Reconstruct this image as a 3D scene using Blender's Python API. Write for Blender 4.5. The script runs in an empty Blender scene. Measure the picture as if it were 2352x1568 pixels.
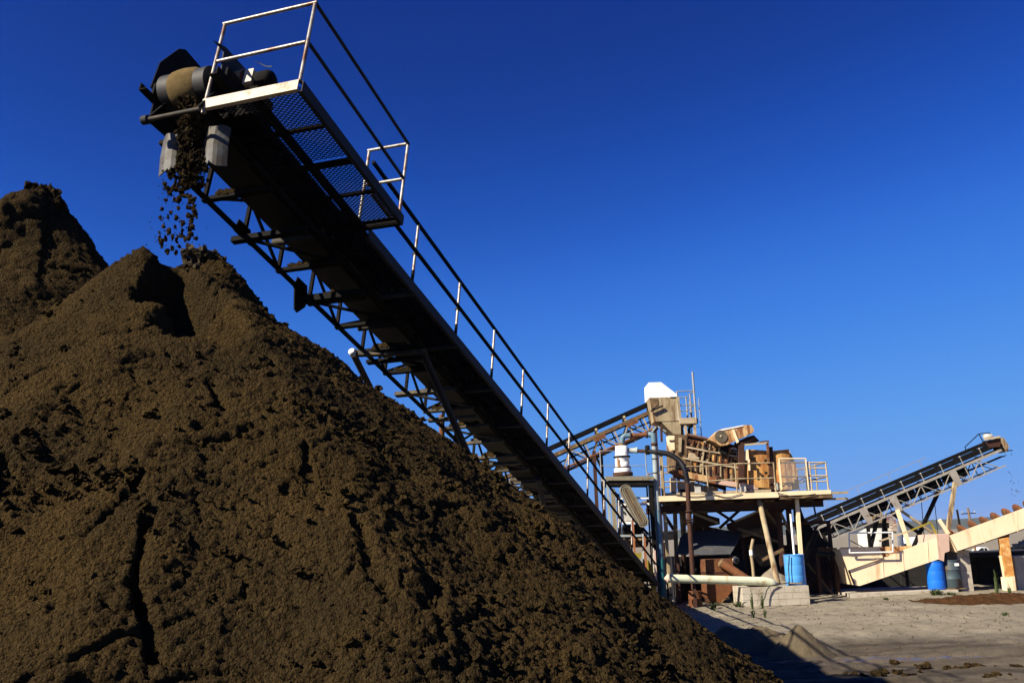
import bpy, math, random
import numpy as np
from mathutils import Vector, Matrix

# ---------------------------------------------------------------- camera, sky, sun, exposure
scene = bpy.context.scene
col = scene.collection
cam_data = bpy.data.cameras.new('camera')
cam = bpy.data.objects.new('camera', cam_data)
col.objects.link(cam)
scene.camera = cam
cam_data.sensor_width = 36.0
cam_data.lens = 36.0 * 2140.0 / 2352.0
cam_data.clip_end = 9000.0
cam_data.clip_start = 0.05
cx_ = Vector((0.9994, 0.0072, -0.0342)).normalized()
cz_ = Vector((0.0, -0.9779, -0.2102)).normalized()
cy_ = cz_.cross(cx_).normalized()
cx_ = cy_.cross(cz_)
cam.matrix_world = Matrix(((cx_.x, cy_.x, cz_.x, 0.0), (cx_.y, cy_.y, cz_.y, 0.0), (cx_.z, cy_.z, cz_.z, 2.1), (0, 0, 0, 1)))

SUN_EL = math.radians(38.0)
SUN_DIR = Vector((-0.839 * math.cos(SUN_EL), -0.545 * math.cos(SUN_EL), math.sin(SUN_EL))).normalized()   # towards the sun
world = bpy.data.worlds.new('World')
scene.world = world
world.use_nodes = True
wn = world.node_tree
for nd in list(wn.nodes):
    wn.nodes.remove(nd)
sky = wn.nodes.new('ShaderNodeTexSky')
sky.sky_type = 'NISHITA'
sky.sun_disc = False
sky.sun_elevation = SUN_EL
sky.sun_rotation = math.atan2(SUN_DIR.x, SUN_DIR.y)
sky.altitude = 0.0
sky.air_density = 1.0
sky.dust_density = 0.0
sky.ozone_density = 6.0
# camera-like response on the sky colour: deep saturated blue overhead, no blown-out horizon
scl = wn.nodes.new('ShaderNodeVectorMath'); scl.operation = 'SCALE'; scl.inputs['Scale'].default_value = 0.1
crv = wn.nodes.new('ShaderNodeRGBCurve')
for ch, pts in enumerate((
        [(0, 0), (0.067, 0.0048), (0.102, 0.0118), (0.154, 0.038), (0.318, 0.105), (0.50, 0.145), (0.75, 0.185), (1, 0.215)],
        [(0, 0), (0.14, 0.036), (0.201, 0.083), (0.297, 0.185), (0.54, 0.325), (0.72, 0.36), (1, 0.385)],
        [(0, 0), (0.297, 0.262), (0.401, 0.465), (0.54, 0.70), (0.70, 0.80), (1, 0.83)])):
    cv = crv.mapping.curves[ch]
    cv.points[0].location = pts[0]; cv.points[1].location = pts[-1]
    for p in pts[1:-1]:
        cv.points.new(*p)
crv.mapping.update()
hs = wn.nodes.new('ShaderNodeVectorMath'); hs.operation = 'SCALE'; hs.inputs['Scale'].default_value = 3.11
bg = wn.nodes.new('ShaderNodeBackground')
bg.inputs['Strength'].default_value = 0.15
wo = wn.nodes.new('ShaderNodeOutputWorld')
wn.links.new(sky.outputs['Color'], scl.inputs[0])
wn.links.new(scl.outputs['Vector'], crv.inputs['Color'])
wn.links.new(crv.outputs['Color'], hs.inputs[0])
wn.links.new(hs.outputs['Vector'], bg.inputs['Color'])
wn.links.new(bg.outputs['Background'], wo.inputs['Surface'])

sun_data = bpy.data.lights.new('sun', 'SUN')
sun_data.energy = 5.0
sun_data.angle = math.radians(0.5)
sun_data.color = (1.0, 0.90, 0.74)
sun = bpy.data.objects.new('sun', sun_data)
col.objects.link(sun)
sun.rotation_euler = SUN_DIR.to_track_quat('Z', 'Y').to_euler()
sun.location = (-30, -20, 40)

vs = scene.view_settings
vs.view_transform = 'Standard'
vs.look = 'None'
vs.exposure = 1.10
vs.gamma = 1.0
vs.use_curve_mapping = False
cy = scene.cycles
cy.max_bounces = 6; cy.diffuse_bounces = 3; cy.glossy_bounces = 2; cy.transmission_bounces = 2; cy.volume_bounces = 0; cy.transparent_max_bounces = 4

rng = random.Random(7)
nrng = np.random.default_rng(11)

# ---------------------------------------------------------------- helpers
def V(p):
    return Vector(p)

OFF = {}

class MB:
    """collects faces; build() links them as one mesh object"""
    def __init__(self):
        self.v = []; self.f = []; self.s = []
    def quad(self, pts, smooth=False):
        b = len(self.v)
        self.v.extend([tuple(p) for p in pts])
        self.f.append(tuple(range(b, b + len(pts)))); self.s.append(smooth)
    def hexa(self, c):
        b = len(self.v)
        self.v.extend([tuple(p) for p in c])
        for f in ((0, 3, 2, 1), (4, 5, 6, 7), (0, 1, 5, 4), (1, 2, 6, 5), (2, 3, 7, 6), (3, 0, 4, 7)):
            self.f.append(tuple(b + i for i in f)); self.s.append(False)
        return self
    def box(self, c, ax, ay, az):
        c, ax, ay, az = V(c), V(ax), V(ay), V(az)
        return self.hexa([c - ax - ay - az, c + ax - ay - az, c + ax + ay - az, c - ax + ay - az,
                          c - ax - ay + az, c + ax - ay + az, c + ax + ay + az, c - ax + ay + az])
    def abox(self, lo, hi):
        lo, hi = V(lo), V(hi)
        d = (hi - lo) / 2
        return self.box((lo + hi) / 2, (d.x, 0, 0), (0, d.y, 0), (0, 0, d.z))
    def bar(self, p0, p1, w, h, up=(0, 0, 1)):
        p0, p1, up = V(p0), V(p1), V(up)
        d = (p1 - p0)
        u = d.normalized()
        sd = u.cross(up)
        if sd.length < 1e-4:
            sd = u.cross(Vector((1, 0, 0)))
        sd.normalize()
        nn = sd.cross(u).normalized()
        return self.box((p0 + p1) / 2, d / 2, sd * (w / 2), nn * (h / 2))
    def channel(self, p0, p1, w, h, t=0.012, up=(0, 0, 1), open_left=True):
        """C section: web h tall, flanges w wide; web on the side away from the opening"""
        p0, p1, up = V(p0), V(p1), V(up)
        u = (p1 - p0).normalized()
        sd = u.cross(up).normalized()
        nn = sd.cross(u).normalized()
        k = 1 if open_left else -1
        self.bar(p0 + sd * (k * (w / 2 - t / 2)), p1 + sd * (k * (w / 2 - t / 2)), t, h, up)
        for q in (-1, 1):
            o = nn * (q * (h / 2 - t / 2)) - sd * (k * t / 2)
            self.bar(p0 + o, p1 + o, w - t, t * 0.96, up)
        return self
    def ibeam(self, p0, p1, w, h, t=0.014, up=(0, 0, 1)):
        p0, p1, up = V(p0), V(p1), V(up)
        u = (p1 - p0).normalized()
        sd = u.cross(up)
        if sd.length < 1e-4:
            sd = u.cross(Vector((0, 1, 0)))
        sd.normalize()
        nn = sd.cross(u).normalized()
        self.bar(p0, p1, t, h - 2 * t, nn)
        for q in (-1, 1):
            o = nn * (q * (h / 2 - t / 2))
            self.bar(p0 + o, p1 + o, w, t, nn)
        return self
    def tube(self, path, r, n=12, caps=True, smooth=True):
        path = [V(p) for p in path]
        rs = r if isinstance(r, (list, tuple)) else [r] * len(path)
        b = len(self.v)
        t0 = (path[1] - path[0]).normalized()
        ref = Vector((0, 0, 1)) if abs(t0.z) < 0.9 else Vector((1, 0, 0))
        a = t0.cross(ref).normalized()
        rings = []
        for i, p in enumerate(path):
            if i == 0: t = (path[1] - p)
            elif i == len(path) - 1: t = (p - path[i - 1])
            else: t = (path[i + 1] - p).normalized() + (p - path[i - 1]).normalized()
            t.normalize()
            a = (a - t * a.dot(t))
            if a.length < 1e-6: a = t.orthogonal()
            a.normalize()
            c = t.cross(a)
            rings.append([p + a * (rs[i] * math.cos(2 * math.pi * k / n)) + c * (rs[i] * math.sin(2 * math.pi * k / n)) for k in range(n)])
        for rg in rings:
            self.v.extend([tuple(q) for q in rg])
        for i in range(len(path) - 1):
            for k in range(n):
                k2 = (k + 1) % n
                self.f.append((b + i * n + k, b + i * n + k2, b + (i + 1) * n + k2, b + (i + 1) * n + k)); self.s.append(smooth)
        if caps:
            for rg, rev in ((rings[0], True), (rings[-1], False)):
                self.quad(list(reversed(rg)) if rev else rg)
        return self
    def lathe(self, base, axis, prof, n=24, smooth=True):
        """prof: list of (r, z) along axis from base"""
        base, axis = V(base), V(axis).normalized()
        a = axis.orthogonal().normalized(); c = axis.cross(a)
        b = len(self.v)
        for r, z in prof:
            for k in range(n):
                th = 2 * math.pi * k / n
                self.v.append(tuple(base + axis * z + a * (r * math.cos(th)) + c * (r * math.sin(th))))
        for i in range(len(prof) - 1):
            for k in range(n):
                k2 = (k + 1) % n
                self.f.append((b + i * n + k, b + i * n + k2, b + (i + 1) * n + k2, b + (i + 1) * n + k)); self.s.append(smooth)
        for i, rev in ((0, True), (len(prof) - 1, False)):
            if prof[i][0] > 1e-4:
                ring = [self.v[b + i * n + k] for k in range(n)]
                self.quad(list(reversed(ring)) if rev else ring)
        return self
    def prism(self, poly, d):
        """extrude planar polygon by vector d"""
        poly = [V(p) for p in poly]; d = V(d)
        m = len(poly)
        b = len(self.v)
        self.v.extend([tuple(p) for p in poly]); self.v.extend([tuple(p + d) for p in poly])
        self.f.append(tuple(range(b, b + m))); self.s.append(False)
        self.f.append(tuple(range(b + 2 * m - 1, b + m - 1, -1))); self.s.append(False)
        for i in range(m):
            j = (i + 1) % m
            self.f.append((b + j, b + i, b + m + i, b + m + j)); self.s.append(False)
        return self
    def blob(self, c, r, rg=rng, n=7, rings=5, rough=0.25, smooth=True):
        """irregular lump"""
        c = V(c)
        rx, ry, rz = r if isinstance(r, (list, tuple)) else (r, r, r)
        b = len(self.v)
        ph = [rg.uniform(0, 6.28) for _ in range(6)]
        def rad(th, z):
            return 1 + rough * (0.6 * math.sin(2 * th + ph[0] + z * 2) + 0.5 * math.sin(3 * th + ph[1] - 3 * z) + 0.4 * math.sin(5 * th + ph[2] + 4 * z)) + rough * rg.uniform(-0.45, 0.45)
        self.v.append((c.x, c.y, c.z - rz))
        for i in range(1, rings):
            a = -math.pi / 2 + math.pi * i / rings
            for k in range(n):
                th = 2 * math.pi * k / n
                q = rad(th, math.sin(a))
                self.v.append((c.x + rx * math.cos(a) * math.cos(th) * q, c.y + ry * math.cos(a) * math.sin(th) * q, c.z + rz * math.sin(a) * q))
        self.v.append((c.x, c.y, c.z + rz))
        top = len(self.v) - 1
        for k in range(n):
            k2 = (k + 1) % n
            self.f.append((b, b + 1 + k2, b + 1 + k)); self.s.append(smooth)
            o = b + 1 + (rings - 2) * n
            self.f.append((o + k, o + k2, top)); self.s.append(smooth)
        for i in range(rings - 2):
            for k in range(n):
                k2 = (k + 1) % n
                o = b + 1 + i * n
                self.f.append((o + k, o + k2, o + n + k2, o + n + k)); self.s.append(smooth)
        return self
    def build(self, name, mat, parent=None, kind=None):
        me = bpy.data.meshes.new(name)
        off = OFF.get(parent.name, Vector((0, 0, 0))) if parent else Vector((0, 0, 0))
        vv = np.array(self.v, dtype=np.float64) - np.array(off)
        me.from_pydata(vv.tolist(), [], self.f)
        me.polygons.foreach_set('use_smooth', self.s)
        me.materials.append(M[mat])
        me.validate(); me.update()
        o = bpy.data.objects.new(name, me)
        col.objects.link(o)
        if parent:
            o.parent = parent
            OFF[o.name] = off
        if kind:
            o['kind'] = kind
        return o

def tag(o, label=None, cat=None, group=None, kind=None):
    if label: o['label'] = label
    if cat: o['category'] = cat
    if group: o['group'] = group
    if kind: o['kind'] = kind
    return o

def thing(name, loc, label, cat, group=None):
    o = bpy.data.objects.new(name, None)
    o.empty_display_size = 0.2
    o.location = loc
    col.objects.link(o)
    OFF[o.name] = Vector(loc)
    return tag(o, label, cat, group)

def copy_tree(o, parent=None, loc=None):
    c = o.copy()
    col.objects.link(c)
    if parent: c.parent = parent
    if loc is not None: c.location = loc
    for ch in o.children:
        copy_tree(ch, c)
    return c

def Bar(name, mat, par, p0, p1, w, h, up=(0, 0, 1)):
    return MB().bar(p0, p1, w, h, up).build(name, mat, par)
def Tube(name, mat, par, path, r, n=12):
    return MB().tube(path, r, n).build(name, mat, par)
def Prism(name, mat, par, poly, d):
    return MB().prism(poly, d).build(name, mat, par)
def Box(name, mat, par, lo, hi):
    return MB().abox(lo, hi).build(name, mat, par)

def bend(pts, r=0.15, n=6):
    """rounds the corners of a polyline"""
    pts = [V(p) for p in pts]
    out = [pts[0]]
    for i in range(1, len(pts) - 1):
        a, b, c = pts[i - 1], pts[i], pts[i + 1]
        rr = min(r, (a - b).length * 0.49, (c - b).length * 0.49)
        p = b + (a - b).normalized() * rr; q = b + (c - b).normalized() * rr
        for k in range(n + 1):
            t = k / n
            out.append(p * (1 - t) ** 2 + b * (2 * t * (1 - t)) + q * t ** 2)
    out.append(pts[-1])
    return out

# ---------------------------------------------------------------- materials
M = {}
ALB = 0.62
def mk(name, c1, c2=None, scale=4.0, rough=0.7, metal=0.0, patch=None, amount=0.0, pscale=3.0, streak=False, bump=0.15, bscale=60.0, dist=0.004, spec=0.35, soft=0.12, alb=None, grain=0):
    """two-tone noise colour, optional patches (rust, dust) with their own shape, fine bump"""
    m = bpy.data.materials.new(name)
    m.use_nodes = True
    al = alb or ALB
    c1 = tuple(v * al for v in c1); c2 = c2 and tuple(v * al for v in c2); patch = patch and tuple(v * al for v in patch)
    nt = m.node_tree; N = nt.nodes; L = nt.links
    p = N['Principled BSDF']
    p.inputs['Roughness'].default_value = rough
    p.inputs['Metallic'].default_value = metal
    p.inputs['Specular IOR Level'].default_value = spec
    tc = N.new('ShaderNodeTexCoord')
    n1 = N.new('ShaderNodeTexNoise'); n1.inputs['Scale'].default_value = scale; n1.inputs['Detail'].default_value = 6; n1.inputs['Roughness'].default_value = 0.65
    L.new(tc.outputs['Object'], n1.inputs['Vector'])
    r1 = N.new('ShaderNodeMapRange'); r1.inputs['From Min'].default_value = 0.32; r1.inputs['From Max'].default_value = 0.68
    L.new(n1.outputs['Fac'], r1.inputs['Value'])
    mx = N.new('ShaderNodeMix'); mx.data_type = 'RGBA'
    c2 = c2 or tuple(v * 0.72 for v in c1)
    mx.inputs['A'].default_value = (*c1, 1); mx.inputs['B'].default_value = (*c2, 1)
    L.new(r1.outputs['Result'], mx.inputs['Factor'])
    out = mx.outputs['Result']
    if patch:
        n2 = N.new('ShaderNodeTexNoise'); n2.inputs['Scale'].default_value = pscale; n2.inputs['Detail'].default_value = 8; n2.inputs['Roughness'].default_value = 0.7
        if streak:
            mp = N.new('ShaderNodeMapping'); mp.inputs['Scale'].default_value = (1.0, 1.0, 0.16)
            L.new(tc.outputs['Object'], mp.inputs['Vector']); L.new(mp.outputs['Vector'], n2.inputs['Vector'])
        else:
            L.new(tc.outputs['Object'], n2.inputs['Vector'])
        r2 = N.new('ShaderNodeMapRange')
        th = 0.5 + (0.5 - amount) * 0.5
        r2.inputs['From Min'].default_value = th - soft / 2; r2.inputs['From Max'].default_value = th + soft / 2
        L.new(n2.outputs['Fac'], r2.inputs['Value'])
        m2 = N.new('ShaderNodeMix'); m2.data_type = 'RGBA'
        m2.inputs['B'].default_value = (*patch, 1)
        L.new(out, m2.inputs['A']); L.new(r2.outputs['Result'], m2.inputs['Factor'])
        out = m2.outputs['Result']
    if grain:
        ng = N.new('ShaderNodeTexNoise'); ng.inputs['Scale'].default_value = grain; ng.inputs['Detail'].default_value = 5; ng.inputs['Roughness'].default_value = 0.75
        L.new(tc.outputs['Object'], ng.inputs['Vector'])
        rg_ = N.new('ShaderNodeMapRange'); rg_.inputs['From Min'].default_value = 0.30; rg_.inputs['From Max'].default_value = 0.70; rg_.inputs['To Min'].default_value = 0.45; rg_.inputs['To Max'].default_value = 1.3
        L.new(ng.outputs['Fac'], rg_.inputs['Value'])
        vm = N.new('ShaderNodeVectorMath'); vm.operation = 'SCALE'
        L.new(out, vm.inputs[0]); L.new(rg_.outputs['Result'], vm.inputs['Scale']); out = vm.outputs['Vector']
    L.new(out, p.inputs['Base Color'])
    if bump:
        n3 = N.new('ShaderNodeTexNoise'); n3.inputs['Scale'].default_value = bscale; n3.inputs['Detail'].default_value = 6; n3.inputs['Roughness'].default_value = 0.65
        L.new(tc.outputs['Object'], n3.inputs['Vector'])
        bp = N.new('ShaderNodeBump'); bp.inputs['Strength'].default_value = bump; bp.inputs['Distance'].default_value = dist
        hgt = n3.outputs['Fac']
        if grain:
            for vsc, amt in ((36.0, 0.75), (80.0, 0.40)):
                vo = N.new('ShaderNodeTexVoronoi'); vo.inputs['Scale'].default_value = vsc
                L.new(tc.outputs['Object'], vo.inputs['Vector'])
                ma = N.new('ShaderNodeMath'); ma.operation = 'MULTIPLY_ADD'; ma.inputs[1].default_value = -amt
                L.new(vo.outputs['Distance'], ma.inputs[0]); L.new(hgt, ma.inputs[2]); hgt = ma.outputs[0]
        L.new(hgt, bp.inputs['Height']); L.new(bp.outputs['Normal'], p.inputs['Normal'])
    M[name] = m
    return m

RUST = (0.22, 0.075, 0.02); DKRUST = (0.075, 0.03, 0.014)
mk('sand', (0.095, 0.0605, 0.0225), (0.064, 0.041, 0.0155), scale=1.1, rough=1.0, patch=(0.042, 0.030, 0.0145), amount=0.46, pscale=0.7, bump=1.0, bscale=50, dist=0.045, spec=0.03, soft=0.30, alb=0.74, grain=40)
mk('caked_sand', (0.17, 0.12, 0.055), (0.11, 0.078, 0.034), scale=8, rough=1.0, bump=0.6, bscale=60, dist=0.02, spec=0.03, alb=0.8)
mk('belt_matte', (0.010, 0.010, 0.011), (0.016, 0.015, 0.015), rough=0.95, spec=0.03)
mk('wet_sand', (0.062, 0.044, 0.021), (0.04, 0.029, 0.014), scale=3, rough=0.85, bump=0.6, bscale=40, dist=0.012, spec=0.15)
mk('rail_paint', (0.40, 0.385, 0.35), (0.26, 0.24, 0.20), scale=9, rough=0.38, metal=0.25, patch=(0.16, 0.07, 0.03), amount=0.40, pscale=6, alb=0.8)
mk('beam_cream', (0.62, 0.52, 0.38), (0.48, 0.38, 0.26), scale=4, rough=0.55, patch=RUST, amount=0.28, pscale=3.5, alb=0.9)
mk('grey_steel', (0.052, 0.052, 0.055), (0.034, 0.034, 0.036), rough=0.75, spec=0.15, patch=DKRUST, amount=0.25)
mk('dark_steel', (0.020, 0.019, 0.018), (0.011, 0.010, 0.009), rough=0.9, patch=(0.035, 0.024, 0.014), amount=0.25, spec=0.06)
mk('dusty_steel', (0.09, 0.075, 0.055), (0.03, 0.025, 0.018), rough=0.8, patch=(0.15, 0.11, 0.06), amount=0.4)
mk('belt_rubber', (0.014, 0.014, 0.016), (0.022, 0.021, 0.02), rough=0.65, patch=(0.06, 0.045, 0.025), amount=0.15)
mk('rubber_flap', (0.17, 0.175, 0.165), (0.09, 0.088, 0.08), scale=5, rough=0.6, patch=(0.07, 0.05, 0.025), amount=0.52, pscale=5, soft=0.25)
mk('rust', (0.26, 0.09, 0.025), (0.13, 0.045, 0.016), scale=5, rough=0.85, patch=(0.32, 0.19, 0.07), amount=0.3)
mk('dark_rust', (0.10, 0.036, 0.016), (0.05, 0.02, 0.012), scale=6, rough=0.85)
mk('orange_rust', (0.50, 0.18, 0.035), (0.22, 0.072, 0.018), scale=4, rough=0.85, patch=(0.66, 0.42, 0.14), amount=0.42, pscale=2.4, streak=True, alb=0.9, soft=0.2)
mk('cream', (0.82, 0.66, 0.42), (0.74, 0.57, 0.34), scale=2, rough=0.6, patch=(0.42, 0.19, 0.06), amount=0.16, pscale=2.2, streak=True, alb=1.0)
mk('trough_cream', (0.84, 0.68, 0.45), (0.76, 0.58, 0.36), scale=0.9, rough=0.6, patch=(0.46, 0.28, 0.13), amount=0.20, pscale=2.2, streak=True, soft=0.22, alb=1.0)
mk('trough_pink', (0.66, 0.46, 0.36), (0.58, 0.40, 0.30), scale=1.5, rough=0.65, patch=(0.4, 0.24, 0.13), amount=0.2, streak=True, alb=0.85)
mk('rusty_cream', (0.62, 0.43, 0.21), (0.40, 0.23, 0.09), scale=4, rough=0.75, patch=(0.19, 0.065, 0.02), amount=0.46, pscale=4.5, streak=True, alb=1.0)
mk('dust_tan', (0.46, 0.37, 0.22), (0.31, 0.24, 0.14), scale=3, rough=0.9, patch=(0.15, 0.08, 0.035), amount=0.38, pscale=3, streak=True, alb=0.82)
mk('dust_brown', (0.24, 0.15, 0.07), (0.11, 0.06, 0.028), scale=4, rough=0.9, patch=(0.40, 0.27, 0.12), amount=0.35, pscale=3)
mk('deck_tan', (0.55, 0.44, 0.28), (0.40, 0.31, 0.19), scale=4, rough=0.85, patch=(0.22, 0.13, 0.06), amount=0.25, alb=0.85)
mk('white_paint', (0.84, 0.83, 0.80), (0.74, 0.72, 0.67), scale=2, rough=0.5, patch=(0.45, 0.27, 0.1), amount=0.12, pscale=2, streak=True, alb=1.0)
mk('pale_pipe', (0.50, 0.58, 0.58), (0.40, 0.46, 0.45), scale=4, rough=0.55, patch=(0.42, 0.33, 0.2), amount=0.28, alb=0.58)
mk('blue_pipe', (0.16, 0.29, 0.36), (0.11, 0.20, 0.26), scale=4, rough=0.5, patch=(0.3, 0.3, 0.26), amount=0.25)
mk('teal_pipe', (0.03, 0.20, 0.20), rough=0.5)
mk('green_pipe', (0.56, 0.62, 0.46), (0.44, 0.44, 0.30), scale=1.2, rough=0.5, patch=(0.36, 0.25, 0.12), amount=0.3, pscale=2.5, alb=1.0)
mk('blue_plastic', (0.010, 0.16, 0.72), (0.012, 0.14, 0.62), rough=0.4, bump=0.05, alb=0.85)
mk('faded_blue', (0.07, 0.30, 0.66), (0.05, 0.22, 0.52), scale=2, rough=0.45, patch=(0.30, 0.27, 0.2), amount=0.2, pscale=2.4, alb=1.0)
mk('drum_grey', (0.07, 0.11, 0.13), (0.05, 0.07, 0.08), scale=3, rough=0.6, patch=(0.10, 0.055, 0.025), amount=0.4)
mk('concrete', (0.50, 0.45, 0.36), (0.38, 0.33, 0.25), scale=3, rough=0.95, patch=(0.25, 0.2, 0.13), amount=0.25, bump=0.4, bscale=30, dist=0.01, alb=0.85)
mk('mortar', (0.24, 0.20, 0.15), rough=1.0)
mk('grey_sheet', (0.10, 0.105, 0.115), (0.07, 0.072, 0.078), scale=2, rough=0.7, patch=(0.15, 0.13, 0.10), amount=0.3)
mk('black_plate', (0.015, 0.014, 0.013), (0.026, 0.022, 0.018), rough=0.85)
mk('hose_black', (0.012, 0.012, 0.014), rough=0.45)
mk('yellow_paint', (0.46, 0.36, 0.02), (0.34, 0.26, 0.03), rough=0.6, patch=(0.15, 0.1, 0.03), amount=0.25)
mk('orange_paint', (0.52, 0.2, 0.07), (0.4, 0.14, 0.05), rough=0.7, patch=(0.5, 0.4, 0.3), amount=0.25)
mk('panel_grey', (0.55, 0.54, 0.48), (0.44, 0.42, 0.36), rough=0.6, patch=(0.2, 0.15, 0.1), amount=0.25, alb=0.85)
mk('guard_tan', (0.36, 0.32, 0.22), (0.28, 0.24, 0.16), scale=5, rough=0.8, patch=(0.16, 0.11, 0.06), amount=0.3)
mk('galvanised', (0.52, 0.53, 0.52), (0.40, 0.40, 0.40), rough=0.5, metal=0.3)
mk('truss_tan', (0.36, 0.33, 0.28), (0.25, 0.225, 0.19), scale=3, rough=0.75, patch=(0.2, 0.11, 0.05), amount=0.2, alb=0.85)
mk('wood', (0.34, 0.22, 0.11), (0.22, 0.13, 0.06), rough=0.85)
mk('glass_dark', (0.02, 0.025, 0.03), rough=0.1, spec=0.5, bump=0)
mk('car_white', (0.82, 0.82, 0.82), (0.8, 0.8, 0.8), rough=0.25, bump=0, spec=0.5, alb=1.0)
mk('tyre', (0.015, 0.015, 0.015), rough=0.85)
mk('leaf_green', (0.065, 0.105, 0.022), (0.10, 0.12, 0.035), scale=10, rough=0.8)
mk('mulch', (0.105, 0.048, 0.020), (0.055, 0.028, 0.013), scale=4, rough=1.0, patch=(0.085, 0.075, 0.03), amount=0.3, bump=0.9, bscale=25, dist=0.04, spec=0.03)
mk('hill', (0.07, 0.085, 0.06), (0.045, 0.06, 0.045), scale=0.01, rough=1.0, bump=0)
mk('rubble', (0.36, 0.31, 0.24), (0.22, 0.18, 0.13), scale=2, rough=1.0)
mk('heap_dirt', (0.17, 0.135, 0.085), (0.12, 0.095, 0.06), scale=3, rough=1.0, bump=0.6, bscale=30, dist=0.02, spec=0.05, alb=0.62)
mk('post_orange', (0.62, 0.29, 0.06), (0.42, 0.16, 0.035), scale=5, rough=0.8, patch=(0.72, 0.47, 0.2), amount=0.35, pscale=4, alb=0.95)

# ---------------------------------------------------------------- noise
_perm = np.random.default_rng(3).permutation(512).astype(np.int64)
_perm = np.concatenate([_perm, _perm, _perm])
_g = np.random.default_rng(5).normal(size=(512, 3)); _g /= np.linalg.norm(_g, axis=1)[:, None]
def perlin(x, y, z):
    xi, yi, zi = np.floor(x).astype(np.int64), np.floor(y).astype(np.int64), np.floor(z).astype(np.int64)
    xf, yf, zf = x - xi, y - yi, z - zi
    xi &= 511; yi &= 511; zi &= 511
    fu, fv, fw = [t * t * t * (t * (t * 6 - 15) + 10) for t in (xf, yf, zf)]
    res = 0.0
    for a in (0, 1):
        for b in (0, 1):
            for c in (0, 1):
                h = _perm[_perm[_perm[(xi + a) & 511] + ((yi + b) & 511)] % 512 + ((zi + c) & 511)] % 512
                g = _g[h]
                d = g[..., 0] * (xf - a) + g[..., 1] * (yf - b) + g[..., 2] * (zf - c)
                res = res + d * (fu if a else 1 - fu) * (fv if b else 1 - fv) * (fw if c else 1 - fw)
    return res * 1.5
def fbm(x, y, z, o=4, l=2.1, g=0.5):
    r = 0.0; a = 1.0
    for _ in range(o):
        r = r + a * perlin(x, y, z); x, y, z = x * l + 17.3, y * l + 5.1, z * l + 9.7; a *= g
    return r
def billow(x, y, z, o=3):
    r = 0.0; a = 1.0
    for _ in range(o):
        r = r + a * (1 - 2 * np.abs(perlin(x, y, z))); x, y, z = x * 2.03 + 11.1, y * 2.03 + 3.7, z * 2.03 + 7.9; a *= 0.5
    return r
def worley(x, y, z):
    """distance to the nearest jittered lattice point among the eight closest cells"""
    xi, yi, zi = [np.floor(t - 0.5).astype(np.int64) for t in (x, y, z)]
    best = np.full(x.shape, 1.0)
    for a in (0, 1):
        for b in (0, 1):
            for c in (0, 1):
                h = _perm[_perm[_perm[(xi + a) & 511] + ((yi + b) & 511)] % 512 + ((zi + c) & 511)] % 512
                g = _g[h] * 0.42 + 0.5
                d = (xi + a + g[..., 0] - x) ** 2 + (yi + b + g[..., 1] - y) ** 2 + (zi + c + g[..., 2] - z) ** 2
                best = np.minimum(best, d)
    return np.sqrt(best)
def sstep(a, b, v):
    t = np.clip((v - a) / (b - a), 0, 1)
    return t * t * (3 - 2 * t)
def grid_mesh(name, X, Y, Z, mat, keep=None, smooth=True):
    ny, nx = X.shape
    vv = np.stack([X, Y, Z], -1).reshape(-1, 3)
    idx = np.arange(ny * nx).reshape(ny, nx)
    q = np.stack([idx[:-1, :-1], idx[:-1, 1:], idx[1:, 1:], idx[1:, :-1]], -1).reshape(-1, 4)
    if keep is not None:
        kq = keep[:-1, :-1] | keep[:-1, 1:] | keep[1:, 1:] | keep[1:, :-1]
        q = q[kq.reshape(-1)]
        used = np.unique(q); mp = np.zeros(ny * nx, dtype=np.int64); mp[used] = np.arange(len(used))
        vv = vv[used]; q = mp[q]
    me = bpy.data.meshes.new(name)
    me.vertices.add(len(vv)); me.vertices.foreach_set('co', vv.astype(np.float32).reshape(-1))
    me.loops.add(len(q) * 4); me.loops.foreach_set('vertex_index', q.astype(np.int32).reshape(-1))
    me.polygons.add(len(q)); me.polygons.foreach_set('loop_start', (np.arange(len(q)) * 4).astype(np.int32))
    me.polygons.foreach_set('use_smooth', np.full(len(q), smooth))
    me.update(calc_edges=True)
    me.materials.append(M[mat])
    o = bpy.data.objects.new(name, me); col.objects.link(o)
    return o

# ---------------------------------------------------------------- ground
def zg(x, y):
    x = np.asarray(x, float); y = np.asarray(y, float)
    z = -0.16 * sstep(21.5, 17.5, y) - 2.7 * sstep(38, 130, y)
    z = z + 0.05 * fbm(x * 0.22, y * 0.3, 0 * x + 2.2, 3) * sstep(60, 30, y)
    near = sstep(44, 30, y) * sstep(4, 9, y)
    z = z + near * (0.040 * fbm(x * 0.9, y * 1.2, 0 * x + 7.1, 4) + 0.018 * fbm(x * 4.5, y * 4.5, 0 * x + 3.3, 3))
    rut = sstep(19.6, 18.0, y) * sstep(5, 8, y)
    z = z + rut * (0.075 * fbm(x * 0.22, y * 2.3, 0 * x + 1.4, 3) + 0.03 * billow(x * 1.6, y * 2.4, 0 * x + 4.0, 3) - 0.02)
    return z
def zgf(x, y):
    return float(zg(np.array([x]), np.array([y]))[0])
gx = np.concatenate([[-4000, -1500, -600, -250, -120, -60, -30, -18, -10], np.arange(-5, 24, 0.07), [26, 30, 38, 50, 75, 120, 250, 600, 1500, 4000]])
gy = np.concatenate([[-600, -200, -60, -15, -4, 2, 6, 9], np.arange(11.5, 20, 0.045), np.arange(20, 36, 0.11), np.arange(36, 60, 0.8), [65, 75, 90, 110, 140, 180, 260, 400, 800, 1600, 3500, 7000]])
GX, GY = np.meshgrid(gx, gy)
ground = grid_mesh('ground', GX, GY, zg(GX, GY), 'sand')
ground['kind'] = 'structure'
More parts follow.
